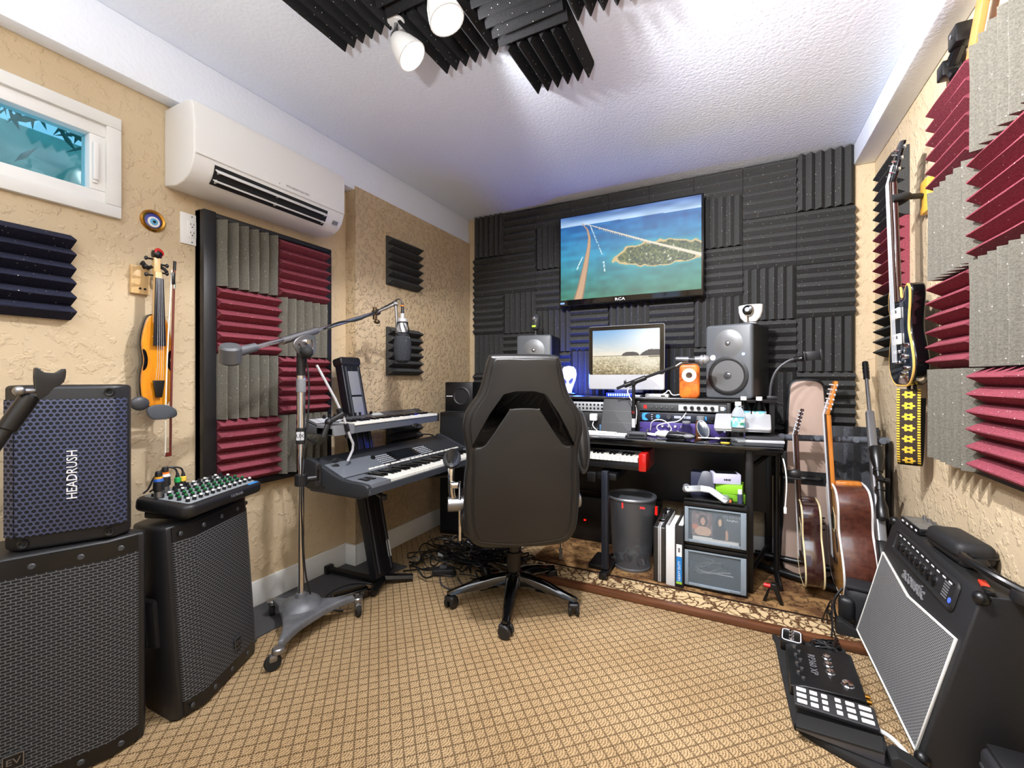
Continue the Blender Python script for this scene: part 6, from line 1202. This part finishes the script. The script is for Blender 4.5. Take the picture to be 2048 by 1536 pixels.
HM = frame((0, .80, .058), (1, 0, 0), (0, 1, -.22)); b = B(); b.plate([(-.022, 0), (.022, 0), (.038, .03), (.034, .10), (.040, .150), (.0, .165), (-.040, .150), (-.034, .10), (-.038, .03)], t=.014, bev=.003, M=HM @ MX.Translation((0, 0, -.012))); b.build('headstock', GLOSS, t)
for s in (-1, 1):
    for k in range(3): y = .035+k*.042; b = B(); b.cyl(HM @ V((s*.036, y, -.006)), HM @ V((s*.05, y, -.006)), .003, n=6); b.sph(HM @ V((s*.057, y, -.006)), (.009, .008, .005), 8, 6); b.cyl(HM @ V((s*.020, y, .002)), HM @ V((s*.020, y, .016)), .004, n=8); b.build('tuner', CHROME, t)
for y in (.185, .285):
    b = B(); b.box((0, y, .056), (.082, .042, .010), bev=.003); o = b.build('pickup', IVORY, t); B().box((0, y+.007, .0615), (.066, .012, .003), bev=.001).build('pole_piece', CHROME, o)
b = B(); b.box((0, .135, .058), (.080, .014, .012), bev=.003); b.build('bridge', CHROME, t); b = B(); b.box((0, .095, .058), (.085, .012, .014), bev=.004); b.build('stop_bar', CHROME, t)
for x, y in ((.07, .115), (.095, .155), (.085, .07), (.055, .05)): B().lathe([(.011, 0), (.010, .014), (0, .015)], (x, y, .050), n=14).build('knob', CHROME, t)
B().box((.03, .045, .053), (.008, .020, .010), bev=.002).build('switch', WHITE, t)
b = B()
for k in range(6): s = (k-2.5)/2.5; b.tube([(s*.026, .095, .066), (s*.018, .80, .068), HM @ V((s*.016, .07, .008))], .0009, n=4)
b.build('strings', LGRY, t, kind='stuff'); B().lathe([(.006, 0), (.017, 0), (.017, .003), (.008, .006)], (.110, .035, .023), (.75, -.66, 0), 18).build('jack_plate', CHROME, t)
t = thing('guitar_strap', 'yellow flower patterned strap hanging below the electric guitar', 'strap', (.600, 2.20, .725), R(70))
def strap_mat():
    m = bpy.data.materials.new('flower_strap'); nt, b = nodes(m); tc = nt.nodes.new('ShaderNodeTexCoord'); sp = nt.nodes.new('ShaderNodeSeparateXYZ'); nt.links.new(tc.outputs['Object'], sp.inputs[0])
    z = mth(nt, 'SUBTRACT', mth(nt, 'FRACT', mth(nt, 'DIVIDE', sp.outputs[2], .042)), .5); y = mth(nt, 'DIVIDE', sp.outputs[1], .055)
    r = mth(nt, 'SQRT', mth(nt, 'ADD', mth(nt, 'MULTIPLY', z, z), mth(nt, 'MULTIPLY', y, y))); a = mth(nt, 'ARCTAN2', z, y); pet = mth(nt, 'MULTIPLY_ADD', mth(nt, 'COSINE', mth(nt, 'MULTIPLY', a, 6)), .06, .30)
    f = mth(nt, 'MULTIPLY', mth(nt, 'LESS_THAN', r, pet), mth(nt, 'GREATER_THAN', r, .09)); e = mth(nt, 'GREATER_THAN', mth(nt, 'ABSOLUTE', sp.outputs[1]), .025)
    dots = mth(nt, 'LESS_THAN', mth(nt, 'FRACT', mth(nt, 'DIVIDE', sp.outputs[2], .010)), .6); e = mth(nt, 'MULTIPLY', e, dots)
    nt.links.new(mixc(nt, mth(nt, 'MAXIMUM', f, e), lin((46, 34, 22)), lin((226, 186, 52))), b.inputs['Base Color']); b.inputs['Roughness'].default_value = .8; return m
prof = [(-.030, .295), (-.034, .24), (-.038, .16), (-.036, .08), (-.022, .02), (.0, .0), (.022, .02), (.034, .09), (.034, .18), (.026, .26)]
pts = crv(prof, 4, False)
def band(pts, y0, y1, th_, y_off):
    vs = []; fs = []
    for i, p in enumerate(pts):
        a = pts[max(0, i-1)]; c = pts[min(len(pts)-1, i+1)]; n_ = V((-(c-a).y, (c-a).x)).normalized()*th_; s = y_off*i/len(pts)
        for q in (p, p+n_): vs += [(q.x, y0+s, q.y), (q.x, y1+s, q.y)]
    for i in range(len(pts)-1):
        k = 4*i; fs += [(k, k+1, k+5, k+4), (k+3, k+2, k+6, k+7), (k+1, k+3, k+7, k+5), (k+2, k, k+4, k+6)]
    n = len(pts)-1; fs += [(0, 2, 3, 1), (4*n, 4*n+1, 4*n+3, 4*n+2)]
    return B().add(vs, fs)
h = len(pts)//2; ob = band(pts[:h+2], -.034, .034, .003, 0); ob.build('flower_band', strap_mat(), t); band(pts[h-1:], -.034, .034, .004, -.012).build('black_band', mat('strap_black', (20, 20, 20), .8), t); b = B(); b.tube([(.018, -.02, .25), (.012, -.012, .32)], .006, n=8); b.tube([(-.03, 0, .29), (-.012, 0, .315)], .006, n=8); b.build('leather_end', BLK, t)

# ---------- amplifier ----------
AY0, AY1 = 1.535, 2.225; AL = AY1-AY0
t = thing('guitar_amplifier', 'black guitar amplifier with silver grille tilted back against the right wall', 'amplifier', (.55, AY0, 0)); TT = MX.Translation((-.55, 0, 0))
TOLEX = mat('tolex', (26, 26, 27), .55, bs=420, bstr=.35)
sec = [(.44, .035), (.556, .495), (.566, .510), (.664, .510), (.668, .50), (.668, .030), (.45, .022)]
b = B(TT); b.plate(sec, t=AL, bev=.007, M=frame((0, AL, 0), (1, 0, 0), (0, 0, 1))); b.build('cabinet', TOLEX, t)
up = V((.116, 0, .460)).normalized(); HL = V((.116, 0, .460)).length; FA = frame(V((.44-.55, AL, .035)), (0, -1, 0), up)   # x towards viewer, y up the face, z out of the face
go = [(.024, .012), (AL-.024, .012), (AL-.030, .345), (.335, .310), (.024, .348)]
GCL = grille('amp_cloth', 'slot', (150, 151, 152), (52, 53, 55), .012, .0055)
nt = GCL.node_tree
cl_t = bpy.data.objects.new('grille_cloth', B().plate(go, t=.004, M=frame((0, 0, 0), (1, 0, 0), (0, 0, 1))).mesh('grille_cloth', GCL)); COL.objects.link(cl_t); cl_t.parent = t; cl_t.matrix_local = FA @ frame((0, 0, .0005), (1, 0, 0), (0, 0, -1)).inverted() if 0 else FA @ MX.Rotation(-PI/2, 4, 'X') @ MX.Translation((0, -.001, 0))
b = B(); b.tube([FA @ V((x, y, .004)) for x, y in go], .0045, n=6, closed=True); b.build('white_piping', mat('piping_white', (226, 224, 216), .5), t)
b = B(); b.plate(rrect(.50, .072, .012, cx=.345, cy=.431), t=.003, M=FA @ MX.Translation((0, 0, .0004))); b.build('panel_recess', mat('recess_black', (6, 6, 7), .8), t)
b = B(); b.tube([FA @ V((x, y, .003)) for x, y in rrect(.50, .072, .012, cx=.345, cy=.431)], .007, n=8, closed=True); b.build('panel_lip', TOLEX, t)
for k in range(8): b = B(); b.lathe([(.013, 0), (.012, .012), (0, .013)], FA @ V((.155+k*.044, .426, .003)), FA.to_3x3() @ V((0, 0, 1)), 14); o = b.build('knob', BLK2, t); b = B(); b.lathe([(.0125, .001), (.0150, .001), (.0150, .004), (.0125, .004)], FA @ V((.155+k*.044, .426, .003)), FA.to_3x3() @ V((0, 0, 1)), 16); b.build('knob_skirt', CHROME, o)
for k in range(11): B().plate([(.115+k*.042, .453), (.136+k*.042, .453), (.136+k*.042, .4575), (.115+k*.042, .4575)], t=.001, M=FA @ MX.Translation((0, 0, .003))).build('panel_print', INK, t)
for k in range(6): B().plate([(.515, .406+k*.008), (.55, .406+k*.008), (.55, .410+k*.008), (.515, .410+k*.008)], t=.001, M=FA @ MX.Translation((0, 0, .003))).build('panel_print', INKG, t)
B().plate(ell(.008, .008, 14, .57, .412), t=.002, M=FA @ MX.Translation((0, 0, .003))).build('blue_light', mat('led_blue', (70, 90, 190), .4, emit=(60, 90, 220), es=.8), t)
b = B(); b.text('acoustic', .058, FA @ MX.Translation((.33, .358, .0015)), .002); b.build('lettering', mat('letter_chrome', (150, 151, 154), .3, .4), t)
for x, z in ((0, 0), (AL, 0), (0, 1), (AL, 1)):
    p = FA @ V((x+(.006 if x == 0 else -.006), .010+z*(HL-.006), -.004)); b = B(); b.sph(p, (.018, .018, .018), 14, 8); b.build('corner_cap', BLK2, t)
b = B(); b.bb((-.10, .04, 0), (.10, .075, .024), bev=.004); b.bb((-.10, AL-.075, 0), (.10, AL-.04, .024), bev=.004); b.build('foot', RUB, t)
for y in (.0, AL-.0): pass
t = thing('amp_wedge', 'black wedge foot at the far bottom corner of the amplifier', 'wedge', (.405, 2.19, 0)); b = B(); b.plate([(-.035, 0), (.05, 0), (.05, .035), (-.02, .075), (-.035, .07)], t=.05, bev=.004, M=frame((0, .05, 0), (1, 0, 0), (0, 0, 1))); b.build('block', RUB, t)
t = thing('amp_wedge', 'black wedge foot at the near bottom corner of the amplifier', 'wedge', (.405, 1.49, 0)); b = B(); b.plate([(-.035, 0), (.05, 0), (.05, .035), (-.02, .06), (-.035, .05)], t=.05, bev=.004, M=frame((0, .05, 0), (1, 0, 0), (0, 0, 1))); b.build('block', RUB, t)
AT = .5105
t = thing('effects_pedal', 'flat metal effects pedal with small knobs on the far end of the amplifier', 'pedal', (.612, 2.09, AT), R(92)); B().box((0, 0, .012), (.17, .085, .022), bev=.004).build('case', BLK2, t); B().box((0, 0, .024), (.16, .078, .003), bev=.001).build('top_plate', mat('worn_steel', (140, 140, 138), .4, .6, var=.3, vs=30), t)
for k in range(4):
    b = B(); b.cyl((-.06+k*.04, -.02, .025), (-.06+k*.04, -.02, .038), .006, n=10); b.build('knob', STEEL, t); B().box((-.06+k*.04, .0435, .012), (.012, .002, .006)).build('print', INK, t)
t = thing('zip_case', 'black zipped hard case lying on the amplifier against the wall', 'case', (.617, 1.83, AT), R(94)); B().box((0, 0, .035), (.20, .095, .066), bev=.022, seg=3).build('shell', mat('eva_black', (26, 26, 28), .6, bs=300), t); b = B(); b.tube([(x, y, .033) for x, y in rrect(.203, .098, .022)], .003, n=6, closed=True); b.build('zip', BLK2, t); B().box((.105, .0, .03), (.006, .012, .026), bev=.002).build('zip_pull', STEEL, t)
t = thing('headphones', 'black headphones with a thick cable lying on the amplifier', 'headphones', (.615, 1.63, AT), R(95)); b = B(); b.tube([(-.12, -.02, .02), (-.07, .035, .045), (.02, .045, .05), (.10, .02, .04), (.12, -.02, .02)], .011, n=10, smooth=2); b.build('headband', BLK2, t)
for x in (-.115, .115): b = B(); b.lathe([(.0, 0), (.034, 0), (.036, .010), (.030, .026), (.014, .026), (0, .02)], (x, -.015, .006), (0, .1, 1), 22); b.build('ear_cup', BLK, t)
b = B(); b.tube([(-.10, -.03, .012), (-.04, -.035, .012), (.03, -.02, .012), (.09, -.045, .012), (.16, -.03, .01)], .004, n=6, smooth=2); b.build('cable', BLK2, t)
t = thing('usb_stick', 'small red and black usb stick near the front edge of the amplifier top', 'usb stick', (.588, 1.60, AT), R(80)); B().box((0, 0, .004), (.05, .016, .008), bev=.002).build('red_part', mat('red_clear', (220, 60, 40), .3), t); B().box((-.045, 0, .004), (.042, .018, .009), bev=.002).build('black_part', BLK2, t)

# ---------- pedal board on the floor ----------
t = thing('pedal_board', 'black carpeted board on the floor holding the effects pedals', 'pedal board', (.25, 1.78, 0)); TT = MX.Translation((-.25, -1.78, 0))
b = B(TT); b.plate([tuple(p) for p in crv([(.142, 2.03), (.155, 2.055), (.36, 2.065), (.372, 2.04), (.385, 1.62), (.375, 1.47), (.36, 1.455), (.20, 1.53), (.165, 1.56), (.155, 1.60)], 2)], t=.024, bev=.006); b.build('board', mat('board_black', (28, 27, 26), .95, var=.4, vs=30, bs=200, bstr=.4), t)
PZ = .0245
t = thing('multi_effects', 'black multi effects floor unit with round switches on the pedal board', 'effects unit', (.265, 1.815, PZ), R(-2)); b = B(); b.plate([(-.10, 0), (-.098, .032), (-.06, .042), (.085, .052), (.10, .045), (.10, 0)], t=.26, bev=.005, M=frame((0, .13, 0), (1, 0, 0), (0, 0, 1))); b.build('case', mat('worn_black', (30, 30, 31), .35, .3, var=.4, vs=20), t)
for x, y, r in ((.02, .06, .011), (.02, .015, .011), (.02, -.03, .011), (.06, -.075, .015)):
    b = B(); b.lathe([(r+.003, 0), (r+.003, .006), (r, .009), (r, .014), (0, .015)], (x, y, .046), n=16); b.build('foot_switch', CHROME, t)
for k in range(8): b = B(); b.lathe([(.006, 0), (.0055, .009), (0, .01)], (-.072+.012*(k % 2), .10-k*.027, .038), n=10); b.build('knob', STEEL, t)
B().text('RP360 XP', .030, frame((-.026, .004, .0470), (0, -1, 0), (1, 0, .07)), .0006).build('lettering', INKG, t)
for x, y in ((.102, -.06), (.104, -.085)): B().cyl((.098, y, .022), (.118, y, .022), .007, n=12).build('jack_plug', BRASS, t)
t = thing('foot_switch_box', 'small black foot switch with a white outline at the far corner of the pedal board', 'pedal', (.195, 2.00, PZ), R(-6)); B().box((0, 0, .020), (.075, .10, .038), bev=.008).build('case', BLK2, t); b = B(); b.tube([(x, y, .0395) for x, y in rrect(.060, .084, .012)], .002, n=6, closed=True); b.build('white_outline', INK, t)
for y in (.025, -.0, -.026): b = B(); b.lathe([(.010, 0), (.008, .008), (0, .009)], (0, y, .039), n=14); b.build('foot_switch', CHROME, t)
t = thing('pad_controller', 'black floor controller with eighteen white pads on the pedal board', 'controller', (.268, 1.630, PZ), R(-3)); FPd = frame((0, 0, .028), (1, 0, .0), (0, 1, .12)); b = B(); b.plate(rrect(.205, .085, .004), t=.014, bev=.003, M=FPd); b.box((0, .0, .014), (.19, .07, .027), bev=.003); b.build('case', mat('controller_black', (40, 40, 42), .5), t)
for r in range(3):
    for c, (x, w_) in enumerate(((-.082, .026), (-.050, .020), (-.022, .015), (.012, .015), (.042, .022), (.078, .030))): B().plate(rrect(w_, .015, .002, cx=x, cy=-.025+r*.025), t=.002, bev=.0006, both=False, M=FPd @ MX.Translation((0, 0, .0138))).build('pad', WHITE, t)
t = thing('expression_pedal', 'black expression pedal with grey side at the near end of the pedal board', 'pedal', (.262, 1.530, PZ), R(-10)); b = B(); b.plate([(-.10, 0), (.10, 0), (.10, .036), (-.02, .022), (-.03, .018), (-.10, .012)], t=.05, bev=.003, M=frame((0, .030, 0), (1, 0, 0), (0, 0, 1))); b.build('side_body', mat('pedal_grey', (96, 98, 108), .4, .4), t); b = B(); b.plate([(-.10, -.028), (.10, -.028), (.10, .035), (-.10, .035)], t=.008, bev=.002, M=frame((0, 0, .022), (1, 0, .12), (0, 1, 0))); b.build('treadle', RUB, t)
b = B(); b.tube([(.375, 1.62, .035), (.40, 1.612, .03), (.424, 1.58, .02), (.432, 1.54, .012)], .006, n=10, smooth=2); b.build('white_hose', CW, label='thick white cable from the pad controller to the amplifier', cat='cable')
b = B(); rr = random.Random(9)
for k in range(5): b.tube([(.24+.10*rr.random(), 1.93+.10*rr.random(), .055+.03*rr.random()) for _ in range(7)]+[(.36, 2.05+.02*k, .03)], .004, n=6, smooth=2)
b.build('coiled_cable', MATS['cable_black'], label='black cables coiled on the far end of the pedal board', cat='cable')
t = thing('camera_bag', 'small black padded bag on the rug beside the amplifier', 'bag', (.475, 2.325, .018), R(-12)); B().box((0, 0, .08), (.11, .11, .16), bev=.035, seg=4).build('main_pouch', MATS['nylon_black'], t); B().box((-.045, -.045, .07), (.06, .05, .10), bev=.02, seg=3).build('side_pouch', BLK, t); B().box((0, 0, .163), (.10, .10, .02), bev=.008).build('lid', MATS['nylon_black'], t)
b = B(); b.tube([(-.06, -.04, .15), (-.09, -.06, .10), (-.085, -.08, .05), (-.07, -.09, .02), (-.03, -.11, .006)], .005, n=6, smooth=2); b.build('strap', BLK2, t)
b = B()
for k in range(4): b.tube([(.33+.02*k, 2.26+.02*rr.random(), .022), (.34, 2.22, .10), (.36, 2.20+.03*rr.random(), .15-.03*k), (.35, 2.16, .06), (.33+.03*rr.random(), 2.12, .034)], .003, n=5, smooth=2)
b.build('thin_cables', MATS['cable_black'], label='thin black wires hanging down beside the small black bag', cat='cable')
# ---------- things at the right edge ----------
t = thing('padded_bag', 'tall black padded bag at the right edge in front of the amplifier', 'bag', (.62, 1.24, 0)); B().box((0, 0, .365), (.10, .24, .73), bev=.04, seg=4).build('shell', MATS['nylon_black'], t); b = B(); b.tube([(-.05, y, z) for y, z in rrect(.20, .66, .05, cx=0, cy=.365)], .004, n=6, closed=True); b.build('zip', BLK2, t)
t = thing('equipment_case', 'small black case with metal clasps on the floor at the lower right edge', 'case', (.600, 1.435, 0)); B().box((0, 0, .08), (.13, .11, .16), bev=.02, seg=3).build('shell', MATS['nylon_black'], t); B().box((0, 0, .164), (.11, .09, .014), bev=.006).build('lid', BLK, t)
for z in (.10, .12): B().box((-.067, .02, z), (.004, .03, .008), bev=.001).build('clasp', STEEL, t)
t = thing('speaker_bracket', 'black metal bracket standing on top of the right foam panel', 'bracket', (.640, 1.93, 2.03)); 
b = B(); b.box((0, -.05, .115), (.05, .06, .06), bev=.006); b.box((-.005, .035, .06), (.045, .05, .05), bev=.005); b.tube([(0, -.04, .10), (0, .03, .06), (0, -.01, .01)], .018, n=8); b.build('bracket', BLK2, t); b = B(); b.cyl((-.028, -.05, .12), (-.024, -.05, .12), .007, n=10); b.build('bolt', CHROME, t)
B().bb((-.01, -.09, 0), (.03, .03, .008)).build('foot', BLK2, t)
t = thing('wooden_offcut', 'orange wooden plank leaning above the right foam panel', 'plank', (.650, 1.80, 2.03)); b = B(); b.plate([(0, 0), (.05, 0), (.13, .155), (.08, .155)], t=.018, bev=.003, M=frame((.0, .04, 0), (0, -1, 0), (0, 0, 1))); b.build('plank', wood('orange_pine', (226, 146, 82), (200, 112, 54), (40, 6, 6), .5, .2), t); b = B(); b.bb((-.02, -.13, .115), (.016, -.055, .165), bev=.005); b.build('block', MATS['yellow_pine'], t)
t = thing('picture_frame', 'thin dark edged picture standing on the foam panel by the bracket', 'picture frame', (.655, 2.005, 2.03)); B().bb((-.006, -.06, 0), (.008, .02, .13), bev=.002).build('frame', DGRY, t); B().bb((-.008, -.052, .008), (-.005, .006, .122)).build('print', MATS['orange_pine'], t)
